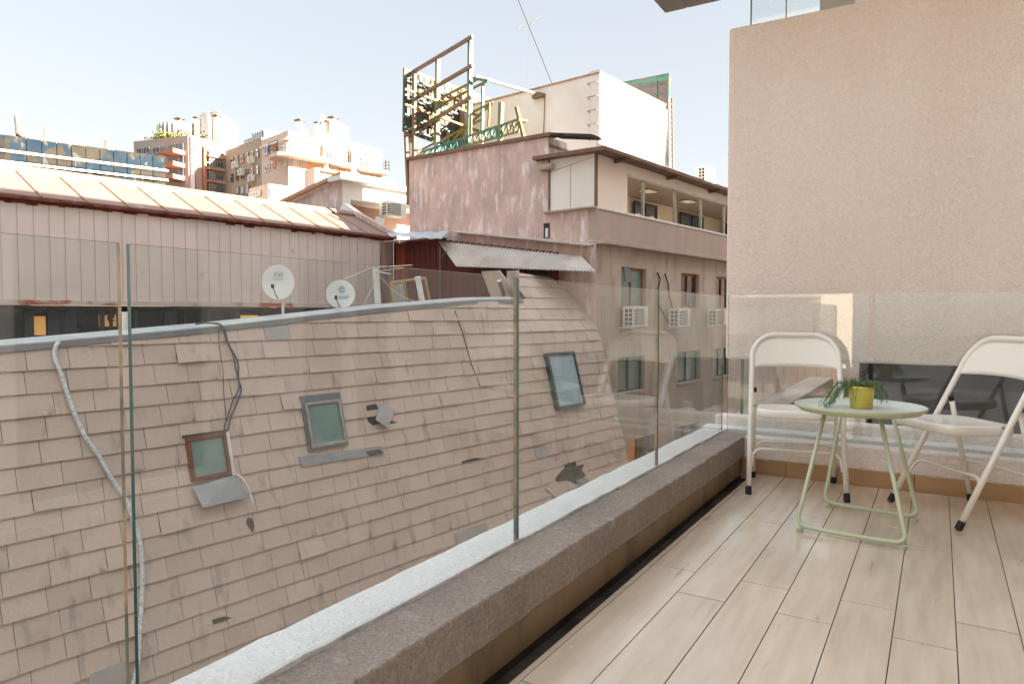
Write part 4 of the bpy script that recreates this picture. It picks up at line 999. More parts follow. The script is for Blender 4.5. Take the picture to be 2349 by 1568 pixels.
# conduit, stains
m = MB(); p0 = fR.px(1508, 625); 
m.tube([fR.W(*(lambda q: (q[0], .04, q[1]))(fR.px(x, y))) for x, y in ((1505, 625), (1511, 640), (1505, 668), (1508, 700), (1530, 740), (1550, 752))], .022, 6)
m.tube([fR.W(*(lambda q: (q[0], .07, q[1]))(fR.px(x, y))) for x, y in ((1520, 628), (1527, 650), (1530, 680), (1540, 715), (1556, 745))], .022, 6)
m.build('wall_cable', M_black, NB)
m = MB(); z2 = fL.px(1253, 530)[1]; s_ = fL.px(1253, 530)[0]; m.box((s_ - .12, .0, z2 - .2), (s_ + .1, .004, z2 + .22), fL.W); m.build('broken_plaster', M_under, NB); MB().box((s_ - .07, .005, z2 - .18), (s_ + .02, .03, z2 + .08), fL.W).build('loose_brick', M_whitep, NB)

# air conditioners
def make_ac(name, loc, rz, label, w=.78, h=.55, d=.32, group='air conditioners on the brown wall'):
    """local: wall behind at y=+d, front at y=0, side with grille at x=0"""
    e = empty(name, loc, label, 'air conditioner', group, rz)
    MB().box((0, 0, 0), (w, d, h)).build('casing', M_acw, e, bevel=.015, local=True)
    m = MB()
    for i in range(2):
        for k in range(4): m.box((-.006, .04 + i * .13, .05 + k * (h - .1) / 4), (.001, .04 + i * .13 + .09, .05 + (k + .72) * (h - .1) / 4))
    m.build('side_grille', M_black, e, local=True)
    MB().box((.22 * w, -.008, .06), (.72 * w, .001, h - .06)).build('fan_panel', M_acg, e, local=True)
    m = MB()
    for k in range(5): m.box((.06, -.006, .07 + k * .09), (.2 * w, .001, .07 + k * .09 + .05))
    m.build('front_grille', M_black, e, local=True)
    MB().bar((.03, d + .15, -.02), (.03, .0, -.02), .03).bar((w - .03, d + .15, -.02), (w - .03, 0, -.02), .03).build('bracket', M_whitep, e, local=True)
    return e
# orientation: local +x along U, local +y towards the wall (V)
angU = math.atan2(U.y, U.x)
def ac_at(x, y, label, src=None):
    s_, z_ = fR.px(x, y, .5); p = fR.W(s_, .5, z_)
    return make_ac('air_conditioner', p, angU, label, .85, .58, .34)
ac_at(1452, 750, 'aged white air conditioner under the largest wooden window of the brown wall')
ac_at(1556, 750, 'aged white air conditioner under the middle wooden window, right of the second glass joint')
ac_at(1643, 747, 'aged white air conditioner farthest along the brown wall, at the edge of the beige wall')
s_, z_ = fR.px(1617, 415, -1.5); make_ac('air_conditioner', fR.W(s_, -1.5, z_), angU, 'white air conditioner on the roof edge above the cream top storey', .95, .6, .4, 'air conditioners on roofs')

# ================================================================== WHITE TOWER
TV = 12.0; tw = empty('white_tower', G(21, 15, 5), 'plain white rendered block rising from the roof of the plaster building', 'building')
a = PV(1375, 168, TV); b = PV(1530, 240, TV); ut, ub_ = a.dot(U), b.dot(U); ztw = a.z
c_ = PU(1105, 232, ut); vt2 = c_.dot(V) + 1.5
m = MB(); m.prism([(p.x, p.y) for p in (G(ut, TV, 0), G(ub_, TV, 0), G(ub_, vt2, 0), G(ut, vt2, 0))], 5.2, ztw); m.build('wall', M_tower, tw)
m = MB(); m.prism([(p.x, p.y) for p in (G(ut - .03, TV - .03, 0), G(ub_ + .03, TV - .03, 0), G(ub_ + .03, vt2, 0), G(ut - .03, vt2, 0))], ztw + .002, ztw + .05); m.build('coping', M_rustrib, tw)
m = MB(); ft = fu(ut)
for k in range(8):
    y = 193 + k * 31.5; 
    if y > 410: break
    s0, z0 = ft.px(1352, y + 3); s1, z1 = ft.px(1372, y - 2)
    m.tube([ft.W(s0, 0, z0), ft.W(s0, .12, z0 + .02), ft.W(s1, .12, z0 + .02), ft.W(s1, 0, z0)], .014, 5)
m.tube([ft.W(ft.px(1374, 160)[0] + .5, -.2, ztw), ft.W(ft.px(1374, 160)[0] + .5, -.2, ztw + .18), ft.W(ft.px(1374, 160)[0] + .1, -.2, ztw + .18), ft.W(ft.px(1374, 160)[0] + .1, -.2, ztw)], .014, 5)
m.build('rung', M_steelr, tw)
m = MB(); P = [(1228, 228), (1236, 222), (1247, 226), (1250, 240), (1248, 300), (1246, 345)]
m.tube([ft.W(ft.px(x, y - 10)[0], .03, ft.px(x, y - 10)[1]) for x, y in P], .015, 5); m.build('conduit', M_steelr, tw)
# ladder on its right edge
ld = empty('roof_ladder', G(ub_, TV - .1, 5), 'grey steel ladder standing on the right edge of the white block', 'ladder')
m = MB(); ftr = fv(TV - .25)
def tp_(x, y): s_, z_ = ftr.px(x, y); return ftr.W(s_, 0, z_)
m.bar(tp_(1532, 222), tp_(1534, 385), .05); m.bar(tp_(1541, 226), tp_(1543, 388), .05); m.build('rail', M_board, ld)
m = MB()
for k in range(12): m.bar(tp_(1532, 238 + k * 12.5), tp_(1541, 240 + k * 12.5), .03)
m.build('rung', M_board, ld)
# green netted frame behind
nf = empty('netted_frame', G(ub_, TV + .4, ztw), 'steel frame with green netting on top of the white block, at its right end', 'frame')
fn = fv(TV - .1)
def np_(x, y, t=0): s_, z_ = fn.px(x, y, t); return fn.W(s_, t, z_)
# the frame runs back-left from the ladder corner
fN = Fr(np_(1535, 172), PV(1432, 190, 15.5))
def n_(x, y, t=0): s_, z_ = fN.px(x, y, t); return fN.W(s_, t, z_)
MB().slab([n_(1437, 192), n_(1533, 184), n_(1533, 250), n_(1437, 240)], fN.n * -.02).build('net', M_net, nf)
MB().slab([n_(1437, 188, .02), n_(1534, 173, .02), n_(1534, 185, .02), n_(1437, 194, .02)], fN.n * -.01).build('net_strip', M_netg, nf)
m = MB(); m.bar(n_(1430, 190), n_(1535, 170), .06); m.bar(n_(1535, 170), n_(1532, 380), .07); m.bar(n_(1508, 176), n_(1508, 240), .05); m.bar(n_(1460, 204), n_(1533, 190), .04); m.bar(n_(1490, 222), n_(1533, 212), .04); m.build('post', M_steelg, nf)
# guyed mast
mp0 = PV(1265, 191, 14.5); ms = empty('antenna_mast', mp0, 'thin leaning antenna mast with a small crossbar rising from the white block', 'antenna')
MB().tube([mp0, PV(1213, 62, 14.5), PV(1176, -30, 14.5)], .012, 6).build('mast', M_black, ms)
m = MB(); m.tube([PV(1186, 66, 14.6), PV(1242, 38, 14.4)], .009, 5); m.tube([PV(1190, 62, 14.6), PV(1230, 48, 14.4)], .008, 5); m.tube([PV(1208, 64, 14.6), PV(1236, 34, 14.4)], .006, 5); m.build('crossbar', M_board, ms)
MB().tube([PV(1213, 62, 14.5), PV(1208, 200, 15.5)], .002, 4).build('guy_wire', M_board, ms)

# ================================================================== BILLBOARD FRAMES
bb = empty('billboard_back', G(18, 17.6, 6), 'back of an old billboard panel with rusty ribs, behind the green steel frame', 'billboard')
fB = fv(18.0)
def b_(x, y, t=0): s_, z_ = fB.px(x, y, t); return fB.W(s_, t, z_)
MB().slab([b_(927, 155), b_(1165, 240), b_(1165, 385), b_(925, 302)], fB.n * -.06).build('panel', M_board, bb)
m = MB()
for k in range(14): x = 945 + k * 15.5; m.bar(b_(x, 158 + (x - 927) * .357, .06), b_(x, 303 + (x - 927) * .345, .06), .025)
m.build('rib', M_steelr, bb)
m = MB()
for y0 in (178, 218, 262, 292): m.bar(b_(928, y0, .16), b_(1160, y0 + 84, .16), .06)
m.build('rail', M_steelg, bb)
m = MB()
for y0 in (240, 205): m.bar(b_(928, y0, .9), b_(1150, y0 + 80, .9), .07)
for k in range(9): x = 940 + k * 25; m.bar(b_(x, 245 + k * 9, .15), b_(x, 245 + k * 9, 1.0), .05)
m.build('catwalk', M_steely, bb)
m = MB()
for x in (950, 1000, 1060): m.bar(b_(x, 160 + (x - 925) * .35, .3), b_(x, 400, .3), .11)
m.bar(b_(930, 300, .2), b_(938, 470, .2), .1); m.build('post', M_steelr, bb)
sf = empty('steel_frame', PU(1000, 360, 16.8), 'tall skeletal green and rusty steel frame standing on the roof', 'steel frame')
p1 = PU(945, 372, 17.3)
ang = math.atan(-1293 / F); dd = FW * math.cos(ang) + RT * math.sin(ang); dd.z = 0
fS = Fr(p1, p1 - dd * 5)
def s_(x, y, t=0): q = fS.px(x, y, t); return fS.W(q[0], t, q[1])
m = MB(); m.bar(s_(946, 165), s_(944, 372), .13); m.bar(s_(1004, 130), s_(1002, 366), .13); m.bar(s_(1079, 90), s_(1075, 352), .13); m.build('post', M_steelp, sf)
m = MB()
for a_, b__ in (((940, 170), (1084, 84)), ((936, 236), (1084, 150)), ((933, 312), (1082, 222))): m.bar(s_(*a_, .12), s_(*b__, .12), .08, .11)
m.build('beam', M_steelr, sf)
m = MB()
for a_, b__ in (((940, 262), (1105, 177)), ((945, 275), (1125, 182)), ((965, 345), (1110, 272)), ((1040, 320), (1130, 235))): m.bar(s_(*a_, -.6), s_(*b__, -.6), .06)
for k in range(7): m.bar(s_(960 + k * 18, 255 - k * 9, .0), s_(975 + k * 18, 262 - k * 9, -1.0), .06)
m.build('platform', M_steely, sf)
for q_ in ((s_(1085, 180), s_(1120, 186)), (s_(1028, 300, -.8), s_(1026, 360, -.8)), (s_(1107, 190, -.4), s_(1105, 350, -.4))): MB().bar(*q_, .08).build('strut', M_steelg, sf)
be = empty('steel_beam', PU(1160, 200, 17.5), 'single rusty beam propped between the steel frame and the white block', 'beam')
pa = s_(1090, 176); pb = ft.W(ft.px(1238, 218)[0], .05, ft.px(1238, 218)[1])
MB().bar(pa, pb, .06, .09).build('bar', M_steelr, be); MB().box((ft.px(1232, 221)[0] - .35, .0, pb.z - .12), (ft.px(1232, 221)[0] + .1, .18, pb.z - .02), ft.W).build('bracket', M_steelr, be)
# green truss lying along the wall top
tr = empty('green_truss', PU(1050, 350, 16.6), 'green painted lattice truss along the top of the mottled wall', 'truss')
fT = fu(16.5)
def t_(x, y, t=0): q = fT.px(x, y, t); return fT.W(q[0], t, q[1])
top = [(958, 352), (1190, 274)]; bot = [(962, 366), (1190, 302)]
def lerp(a_, b__, t): return (a_[0] + (b__[0] - a_[0]) * t, a_[1] + (b__[1] - a_[1]) * t)
m = MB(); m.bar(t_(*top[0]), t_(*top[1]), .06); m.bar(t_(*bot[0]), t_(*bot[1]), .06); m.bar(t_(*top[0], -.5), t_(*top[1], -.5), .05)
N_ = 17
for k in range(N_ + 1):
    f0 = (k / N_) ** .93; m.bar(t_(*lerp(*top, f0)), t_(*lerp(*bot, f0)), .045)
    if k < N_: f1_ = ((k + 1) / N_) ** .93; m.bar(t_(*lerp(*bot, f0)), t_(*lerp(*top, f1_)), .035)
m.build('lattice', M_steelg, tr)
m = MB(); m.bar(t_(1149, 236), t_(1146, 345), .13); m.build('post', M_steelp, tr)
m = MB(); m.bar(t_(1184, 246, .1), t_(1204, 330, .1), .09); m.bar(t_(1188, 276, .2), t_(1208, 277, -.2), .06); m.bar(t_(1160, 292, -.3), t_(1208, 278, -.3), .05); m.build('brace', M_steely, tr)
m = MB(); m.bar(t_(1122, 238, -.3), t_(1120, 290, -.3), .06); m.bar(t_(1075, 262, -.3), t_(1124, 238, -.3), .06); m.build('rail', M_steely, tr)
m = MB().tube([t_(948, 330), t_(948, 370)], .13, 10).tube([t_(960, 328), t_(960, 366)], .1, 10); tag(m.build('roof_pipes', M_tower), 'pair of short white pipes at the left end of the green truss', 'pipe')
pp_ = PU(938, 150, 17.6); 
tag(MB().bar(PU(938, 300, 17.5), PU(936, 470, 17.5), .12).build('support_post', M_steelg), 'green post running down the left edge of the mottled wall', 'post')

# ================================================================== PALE BUILDING BEHIND THE HALL
pb_ = empty('pale_building', G(20, 24, -15), 'low pale building with a peeling side wall behind the metal hall roof', 'building')
cor = PD(785, 402, 29.); d1 = (RT * 1326 + FW * F); d1.z = 0; d1.normalize(); d2 = Vector((-d1.y, d1.x, 0))
fpR = Fr(cor, cor + d1 * 10); fpL = Fr(cor, cor + d2 * 10)
zt_ = cor.z; sR = fpR.px(950, 430)[0]; sL = fpL.px(629, 432)[0]
a = fpR.px(804, 458); b = fpR.px(900, 520)
m = MB(); wall(m, fpR, 0, sR + 4, -15, zt_ - .25, [(a[0], b[1] - .4, sR + 2, a[1])], 1.2); m.build('front_wall', M_wcream, pb_)
m = MB(); m.quad(fpL.W(0, 0, -15), fpL.W(sL, 0, -15), fpL.W(sL, 0, zt_ - 1.0), fpL.W(0, 0, zt_ - .1)); m.build('side_wall', M_pink, pb_)
m = MB(); q0 = fpL.W(sL + .2, .25, zt_ - .95); q1 = fpL.W(-.2, .25, zt_ - .05); m.slab([q0, q1, q1 + ZV * .16, q0 + ZV * .16], fpL.n * -.8); m.build('side_coping', M_rustrib, pb_)
m = MB().box((-.3, -.6, zt_ - .25), (sR + 4, .3, zt_ - .06), fpR.W).build('coping', M_wcream, pb_)
m = MB().box((a[0], -1.25, b[1] - .5), (sR + 3, -1.2, a[1] + .1), fpR.W).build('recess_wall', M_aptp, pb_)
m = MB(); 
for x in (815, 850): s0 = fpR.px(x, 480)[0]; m.box((s0, -1.19, b[1] - .4), (s0 + .12, -1.1, a[1]), fpR.W)
m.build('recess_post', M_orag, pb_)
m = MB(); q0 = PD(790, 476, 27.5); q1 = PD(868, 532, 27.); m.bar(q0, q1, .45, .35); tag(m.build('roof_parapet', M_wcream), 'sloping pale parapet beam between the metal hall roof and the pale building', 'parapet')
s0, z0 = fpR.px(886, 492, .6); make_ac('air_conditioner', fpR.W(s0, .6, z0 - .02), math.atan2(d1.y, d1.x), 'white air conditioner on the front of the pale building', 1.15, .62, .5, 'air conditioners on roofs')
m = MB(); m.bar(PD(872, 500, 28.5), PD(862, 540, 28.5), .35); tag(m.build('buttress', M_wcream), 'pale sloping buttress below the air conditioner of the pale building', 'buttress')

# ================================================================== SKYLINE
def corner_dirs(x, y, dep, vr, vl_):
    c0 = PD(x, y, dep); dr = FW * F + RT * (vr - 1174); dr.z = 0; dr.normalize(); dl = FW * F + RT * (vl_ - 1174); dl.z = 0; dl.normalize()
    return c0, dr, dl
def block(name, label, x, y, dep, vr, vl_, xr, xl, mr, ml, back=14, zb_=-15, holesR=(), holesL=(), wname='wall'):
    c0, dr, dl = corner_dirs(x, y, dep, vr, vl_)
    R_ = Fr(c0, c0 + dr * 10); L_ = Fr(c0, c0 + dl * 10)
    sr = R_.px(xr, y)[0]; sl = L_.px(xl, y)[0]
    e = empty(name, (c0.x, c0.y, zb_), label, 'building')
    m = MB(); wall(m, R_, 0, sr, zb_, c0.z, [hole(R_, *h) for h in holesR], .35); m.build('front_wall', mr, e)
    m = MB(); wall(m, L_, 0, sl, zb_, c0.z, [hole(L_, *h) for h in holesL], .35); m.build('side_wall', ml, e)
    A_, B_, D_ = R_.W(0, 0, 0), R_.W(sr, 0, 0), L_.W(sl, 0, 0); E_ = B_ + D_ - A_
    m = MB(); m.quad(*[Vector((p.x, p.y, c0.z - .01)) for p in (A_, B_, E_, D_)]); m.quad(Vector((B_.x, B_.y, zb_)), Vector((E_.x, E_.y, zb_)), Vector((E_.x, E_.y, c0.z)), Vector((B_.x, B_.y, c0.z))); m.quad(Vector((D_.x, D_.y, zb_)), Vector((E_.x, E_.y, zb_)), Vector((E_.x, E_.y, c0.z)), Vector((D_.x, D_.y, c0.z))); m.build('roof', mr, e)
    return e, R_, L_, c0, sr, sl
# mirrored office block
gl0 = PD(24, 312, 40.); vr = 3050; dr = FW * F + RT * (vr - 1174); dr.z = 0; dr.normalize()
fG = Fr(gl0, gl0 + dr * 10); sG = fG.px(379, 357)[0]; zG = gl0.z
gb = empty('mirror_glass_building', (gl0.x, gl0.y, -15), 'low office block clad in distorting mirror glass with two pale bands, far left', 'building')
m = MB(); npan = 11
for i in range(npan):
    a, b = sG * i / npan, sG * (i + 1) / npan
    for k in range(4):
        z1 = zG - k * 1.35; m.box((a + .02, -.2, z1 - 1.33), (b - .02, R.uniform(-.01, .01), z1), lambda s0, t0, z0, q=R.uniform(-.012, .012), a=a: fG.W(s0, t0 + (s0 - a) * q, z0))
m.build('mirror_panels', M_mirror, gb)
m = MB(); m.box((0, -10, -15), (sG, -.22, zG - .05), fG.W); m.build('core', M_brown2, gb)
m = MB(); z1, z2_ = fG.px(24, 349)[1], fG.px(24, 374)[1]
for z_ in (z1, z2_): m.box((-.6, .0, z_ - .06), (sG + .1, .28, z_ + .06), fG.W)
m.build('band', M_wcream, gb)
m = MB(); cc = fG.W(0, -1.3, 0); pr = [(cc.x + 1.3 * math.cos(t * math.pi / 12), cc.y + 1.3 * math.sin(t * math.pi / 12)) for t in range(24)]; m.prism(pr, -15, zG + .02); m.build('rounded_corner', M_mirror, gb, smooth=False)
# pink roof block
e, *_ = block('pink_block', 'plain pink rendered block behind the mirror glass building', 66, 302, 60, 2900, -500, 193, 48, M_pinkbox, M_pinkbox)
tag(MB().bar(PD(104, 340, 58), PD(104, 288, 58), .25).build('chimney_pipe', M_pinkbox), 'thin pink pipe standing in front of the pink block', 'pipe')
tag(MB().tube([PD(44, 320, 45), PD(36, 266, 45)], .16, 8, .1).build('roof_mast', M_board), 'short grey mast leaning on the roof at the far left of the skyline', 'mast')
c0 = PD(60, 312, 45); m = MB().lathe([(0, .0), (.25, .03), (.5, .12), (.52, .12), (.3, -.05), (0, -.1)], c0, 20).bar(c0 - ZV * 1.0, c0, .08); tag(m.build('roof_dish', M_dish), 'tiny white dish in front of the pink block', 'satellite dish')
c0 = PD(250, 335, 52); tag(MB().box((c0.x - .25, c0.y - .25, c0.z - .8), (c0.x + .25, c0.y + .25, c0.z + .3)).box((c0.x - .3, c0.y - .3, c0.z + .302), (c0.x + .3, c0.y + .3, c0.z + .36)).build('chimney', M_wcream), 'small white chimney above the mirror glass building', 'chimney')
# two-tone apartment tower
hl = [(314, 345, 345, 358), (371, 344, 385, 358), (388, 331, 408, 352)]
bt, R_, L_, c0, sr, sl = block('apartment_tower', 'apartment tower with orange balcony panels and a round rooftop storey', 431, 311, 75, 2369, -3200, 520, 306, M_apt, M_apt)
zT = c0.z
def pxbox(fr, x0, y0, x1, y1, t0, t1, name, mt, parent, group=None):
    a = fr.px(x0, (y0 + y1) / 2)[0]; b = fr.px(x1, (y0 + y1) / 2)[0]; xm = (x0 + x1) / 2
    za = fr.px(xm, y0)[1]; zb2 = fr.px(xm, y1)[1]
    return MB().box((min(a, b), t0, min(za, zb2)), (max(a, b), t1, max(za, zb2)), fr.W).build(name, mt, parent)
def pwin(fr, x0, y0, x1, y1, parent, fm, pm2, mull=1, bars=0, t=.02, fw=.10):
    a = fr.px(x0, (y0 + y1) / 2)[0]; b = fr.px(x1, (y0 + y1) / 2)[0]; xm = (x0 + x1) / 2
    za = fr.px(xm, y0)[1]; zb2 = fr.px(xm, y1)[1]
    return window(fr, (min(a, b), min(za, zb2), max(a, b), max(za, zb2)), parent, fm, pm2, -t - .06, fw, mull, bars)
for k in range(3):
    y = 349 + k * 29
    pxbox(L_, 382, y + 1, 398, y + 8, .02, 1.1, 'balcony_panel', M_orange, bt); pxbox(L_, 400, y - 1, 424, y + 9, .02, 1.6, 'balcony_panel', M_orange, bt)
    pwin(L_, 386, y - 18, 402, y - 3, bt, M_alu, M_bluepane, 2); pwin(L_, 404, y - 20, 422, y - 3, bt, M_alu, M_bluepane, 1)
for x0, x1, y0 in ((314, 328, 340), (330, 345, 338), (352, 368, 338), (371, 382, 337)): pwin(L_, x0, y0, x1, y0 + 16, bt, M_alu, M_darkpane, 1)
pxbox(R_, 436, 313, 442, 445, .01, .35, 'pilaster', M_wcream, bt)
pxbox(R_, 447, 332, 462, 445, .01, .12, 'pink_panel', M_aptp, bt); pxbox(R_, 464, 337, 468, 445, .01, .5, 'orange_fin', M_orange, bt)
for k in range(4):
    y = 338 + k * 28.5
    pwin(R_, 471, y, 485, y + 18, bt, M_alu, M_bluepane, 1, 1, .7); pxbox(R_, 469, y + 20, 487, y + 25, .01, .9, 'balcony_panel', M_orange, bt)
    pwin(R_, 489, y + 5, 512, y + 20, bt, M_alu, M_bluepane, 2); pxbox(R_, 489, y + 21, 514, y + 28, .01, .6, 'balcony_panel', M_aptp, bt)
cd = PD(404, 300, 82); dz = cd.z
cx = MB(); pr = lambda r, c_=None: [(c_.x + r * math.cos(t * math.pi / 16), c_.y + r * math.sin(t * math.pi / 16)) for t in range(32)]
cd = PD(424, 300, 83); MB().prism(pr(2.9, cd), zT - .5, PD(400, 295, 83).z).build('round_storey', M_apt, bt)
m = MB()
for t in range(0, 32): a_ = t * math.pi / 16; m.bar(Vector((cd.x + 2.95 * math.cos(a_), cd.y + 2.95 * math.sin(a_), zT)), Vector((cd.x + 2.95 * math.cos(a_), cd.y + 2.95 * math.sin(a_), PD(400, 297, 83).z)), .12)
m.build('round_storey_post', M_wcream, bt)
bm = MB(); q = PD(500, 276, 86); MB().prism([(PD(x, 300, d_).x, PD(x, 300, d_).y) for x, d_ in ((458, 84), (500, 82), (546, 88), (520, 96))], 0, q.z).build('stair_block', M_apt, bt)
q2 = PD(470, 272, 83); MB().prism([(PD(x, 300, d_).x, PD(x, 300, d_).y) for x, d_ in ((461, 81), (478, 80), (486, 83), (468, 85))], zT, q2.z).build('plant_room', M_wcream, bt)
for x, y0, y1, w in ((413, 275, 300, .55), (452, 272, 318, .4), (497, 268, 320, .45)):
    a_, b__ = PD(x, y0, 78), PD(x, y1, 78); ch = MB().bar(b__, a_, w).build('chimney', M_apt, bt); MB().bar(a_ + ZV * .03, a_ + ZV * .12, w * 1.7).build('chimney_cap', M_board, ch)
# terrace shrubs
for i, (x, w) in enumerate(((372, 1.5), (388, 1.0), (413, 1.1), (441, 1.0), (470, .9))):
    c_ = PD(x, 310, 78 if x < 431 else 79); c_.z = zT + .1; m = MB(); rr = random.Random(i)
    for k in range(220):
        p = c_ + RT * rr.gauss(0, w * .5) + ZV * abs(rr.gauss(0, .45)) + Vector((0, rr.gauss(0, .4), 0)); a_ = Vector((rr.uniform(-1, 1), rr.uniform(-1, 1), rr.uniform(-1, 1))).normalized() * .16; b__ = a_.cross(Vector((rr.random(), rr.random(), .3))).normalized() * .12
        m.quad(p - a_, p + b__, p + a_, p - b__)
    tag(m.build('terrace_shrub', M_veg), ('widest yellow-green shrub on the tower roof terrace, leftmost', 'second yellow-green shrub from the left on the tower roof terrace', 'yellow-green shrub below the first chimney of the apartment tower', 'yellow-green shrub right of the corner pilaster on the tower roof', 'rightmost yellow-green shrub on the tower roof terrace')[i], 'shrub', 'shrubs on the roof terrace')
# beige + cream apartment house
bc, R_, L_, c0, sr, sl = block('cream_apartment_house', 'cream apartment house with rounded corner balconies', 661, 299, 68, 2750, -480, 874, 599, M_creamapt, M_creamapt)
zC = c0.z
bg = empty('beige_apartment_house', L_.W(sl, 0, -15), 'plain beige apartment side with two rows of small windows, left of the cream house', 'building')
s2 = L_.px(516, 340)[0]; z2_ = L_.px(599, 315)[1]
m = MB(); m.box((sl + .02, -8, -15), (s2, -.05, z2_), L_.W); m.build('wall', M_beige, bg)
for r_ in range(2):
    for k in range(6):
        x = 533 + k * 11.6; y = 366 - k * 3.7 + r_ * 39
        pwin(L_, x - 2.7, y, x + 2.7, y + 14, bg, M_alu, M_darkpane, 0, 0, .0, .06)
        o = pxbox(L_, x - 2.7, y - 5.5, x + 2.7, y - 2, -.03, .05, 'vent_window', M_darkpane, bg)
for i, (x, y) in enumerate(((535, 378), (572, 367), (549, 395), (572, 408))):
    s0, z0 = L_.px(x, y, .4); o = MB().box((s0 - .45, .0, z0 - .35), (s0 + .45, .42, z0 + .35), L_.W).build('air_conditioner', M_acw, bevel=.03)
    g = MB().box((s0 - .3, .421, z0 - .25), (s0 + .15, .43, z0 + .25), L_.W).build('fan_panel', M_acg, o); tag(o, ('white air conditioner below the upper window row, lower left of the beige side', 'white air conditioner below the upper window row, fourth window of the beige side', 'white air conditioner above the lower window row of the beige side', 'white air conditioner below the lower window row of the beige side')[i], 'air conditioner', 'small air conditioners on the beige side')
a = L_.px(572, 300); b = L_.px(599, 300)
m = MB(); m.box((b[0], -4, z2_), (a[0], -.3, L_.px(598, 296)[1]), L_.W); m.box((a[0], -4, z2_ - .6), (L_.px(551, 318)[0], -.4, L_.px(560, 318)[1]), L_.W); m.build('penthouse', M_acg, bg)
for k in range(4): pwin(L_, 573.5 + k * 6, 304 - k * 2, 578 + k * 6, 321 - k * 2, bg, M_whitep, M_skypane, 0, 0, -.28, .08)
for x in (554, 565): pwin(L_, x, 324 - (x - 554) * .3, x + 9, 331 - (x - 554) * .3, bg, M_whitep, M_skypane, 0, 0, -.38, .08)
# lower storeys of the beige side
for x in (541, 553, 564): pwin(L_, x, 428 - (x - 541) * .3, x + 9, 446, bg, M_alu, M_palewin, 0, 0, .05)
# cream house details
m = MB(); zl_ = R_.px(661, 318)[1]; m.box((.0, .0, zl_ - .08), (sr, .22, zl_ + .08), R_.W); m.box((.0, .0, zl_ - .08), (sl, .22, zl_ + .08), L_.W); m.build('string_course', M_wcream, bc)
for x0, y0, x1, y1 in ((608, 337, 620, 355), (608, 376, 620, 393)): pwin(L_, x0, y0, x1, y1, bc, M_whitep, M_bluepane, 1)
m = MB()
for y in (341, 379):
    s0, z0 = L_.px(630, y); m.tube([L_.W(s0, .0, z0), L_.W(s0, .06, z0)], .42, 14)
m.build('round_window', M_rustrib, bc)
pwin(R_, 666, 327, 683, 355, bc, M_whitep, M_palewin, 3); pwin(R_, 668, 367, 684, 382, bc, M_whitep, M_palewin, 2)
pwin(L_, 652, 329, 660, 357, bc, M_whitep, M_palewin, 1); pwin(L_, 652, 367, 660, 382, bc, M_whitep, M_palewin, 1)
pwin(R_, 708, 334, 731, 362, bc, M_whitep, M_palewin, 1); pwin(R_, 758, 343, 794, 372, bc, M_whitep, M_palewin, 1)
pwin(R_, 826, 356, 841, 382, bc, M_whitep, M_shut, 0, 3); pwin(R_, 860, 362, 871, 386, bc, M_whitep, M_shut, 0, 2)
def balcony(x0, x1, y, dep, wrapL=None):
    """curved slab with railing from pixel x0 to x1 on the front, optionally wrapping the corner"""
    s0, s1 = R_.px(x0, y)[0], R_.px(x1, y + (x1 - x0) * .18)[0]; z = R_.px(x0, y)[1]
    pts = []
    if wrapL is not None:
        pts += [L_.W(wrapL, 0, 0), L_.W(wrapL, dep * .6, 0), L_.W(wrapL * .5, dep, 0), L_.W(0, dep, 0) + R_.n * dep * .45, L_.W(0, 0, 0) + R_.n * dep + L_.n * dep * .45]
        s0 = 0
    else: pts += [R_.W(s0, 0, 0), R_.W(s0, dep * .8, 0)]
    pts += [R_.W(s0 + .6, dep, 0), R_.W(s1 - .6, dep, 0), R_.W(s1, dep * .8, 0), R_.W(s1, 0, 0)]
    base = pts + ([L_.W(0, 0, 0)] if wrapL is not None else [])
    e_ = MB().prism([(p.x, p.y) for p in base], z - .35, z).build('balcony', M_creamapt, bc)
    m = MB(); rim = [Vector((p.x, p.y, 0)) for p in pts]
    for hh in (.35, .7, 1.05): m.tube([p + ZV * (z + hh) for p in rim], .035, 4)
    for a_, b__ in zip(rim[:-1], rim[1:]):
        n = max(1, int((b__ - a_).length / .9))
        for k in range(n + 1): p = a_.lerp(b__, k / n); m.bar(p + ZV * z, p + ZV * (z + 1.05), .05)
    m.build('railing', M_board, e_)
balcony(662, 744, 356, 1.5, L_.px(638, 356)[0]); balcony(752, 799, 373, 1.4); balcony(815, 880, 385, 1.2)
for x0, x1, y in ((704, 730, 378), (754, 794, 386)): pxbox(R_, x0, y, x1, y + 10, -.02, .04, 'orange_wall', M_orag, bc)
for x in (738, 748, 800): s0 = R_.px(x, 360)[0]; z0 = R_.px(x, 400)[1]; MB().box((s0, .0, z0), (s0 + 1.0, .5, R_.px(x, 335)[1]), R_.W).build('pier', M_creamapt, bc)
# roof structures of the cream house
MB().prism([(PD(x, 300, d_).x, PD(x, 300, d_).y) for x, d_ in ((684, 72), (802, 84), (790, 96), (670, 84))], zC - 1, PD(690, 288, 72).z).build('roof_block', M_creamapt, bc)
MB().prism([(PD(x, 300, d_).x, PD(x, 300, d_).y) for x, d_ in ((737, 77), (801, 83), (801, 90), (737, 84))], zC - 1, PD(760, 286, 78).z + .9).build('roof_block', M_creamapt, bc)
for x, y0, y1, w in ((688, 279, 292, .6), (728, 284, 306, .4), (749, 281, 306, .45), (764, 273, 306, .7)):
    a_, b__ = PD(x, y0, 74), PD(x, y1, 74); ch = MB().bar(b__, a_, w).build('chimney', M_creamapt, bc); MB().bar(a_ + ZV * .03, a_ + ZV * .14, w * 1.5).build('chimney_cap', M_board, ch)
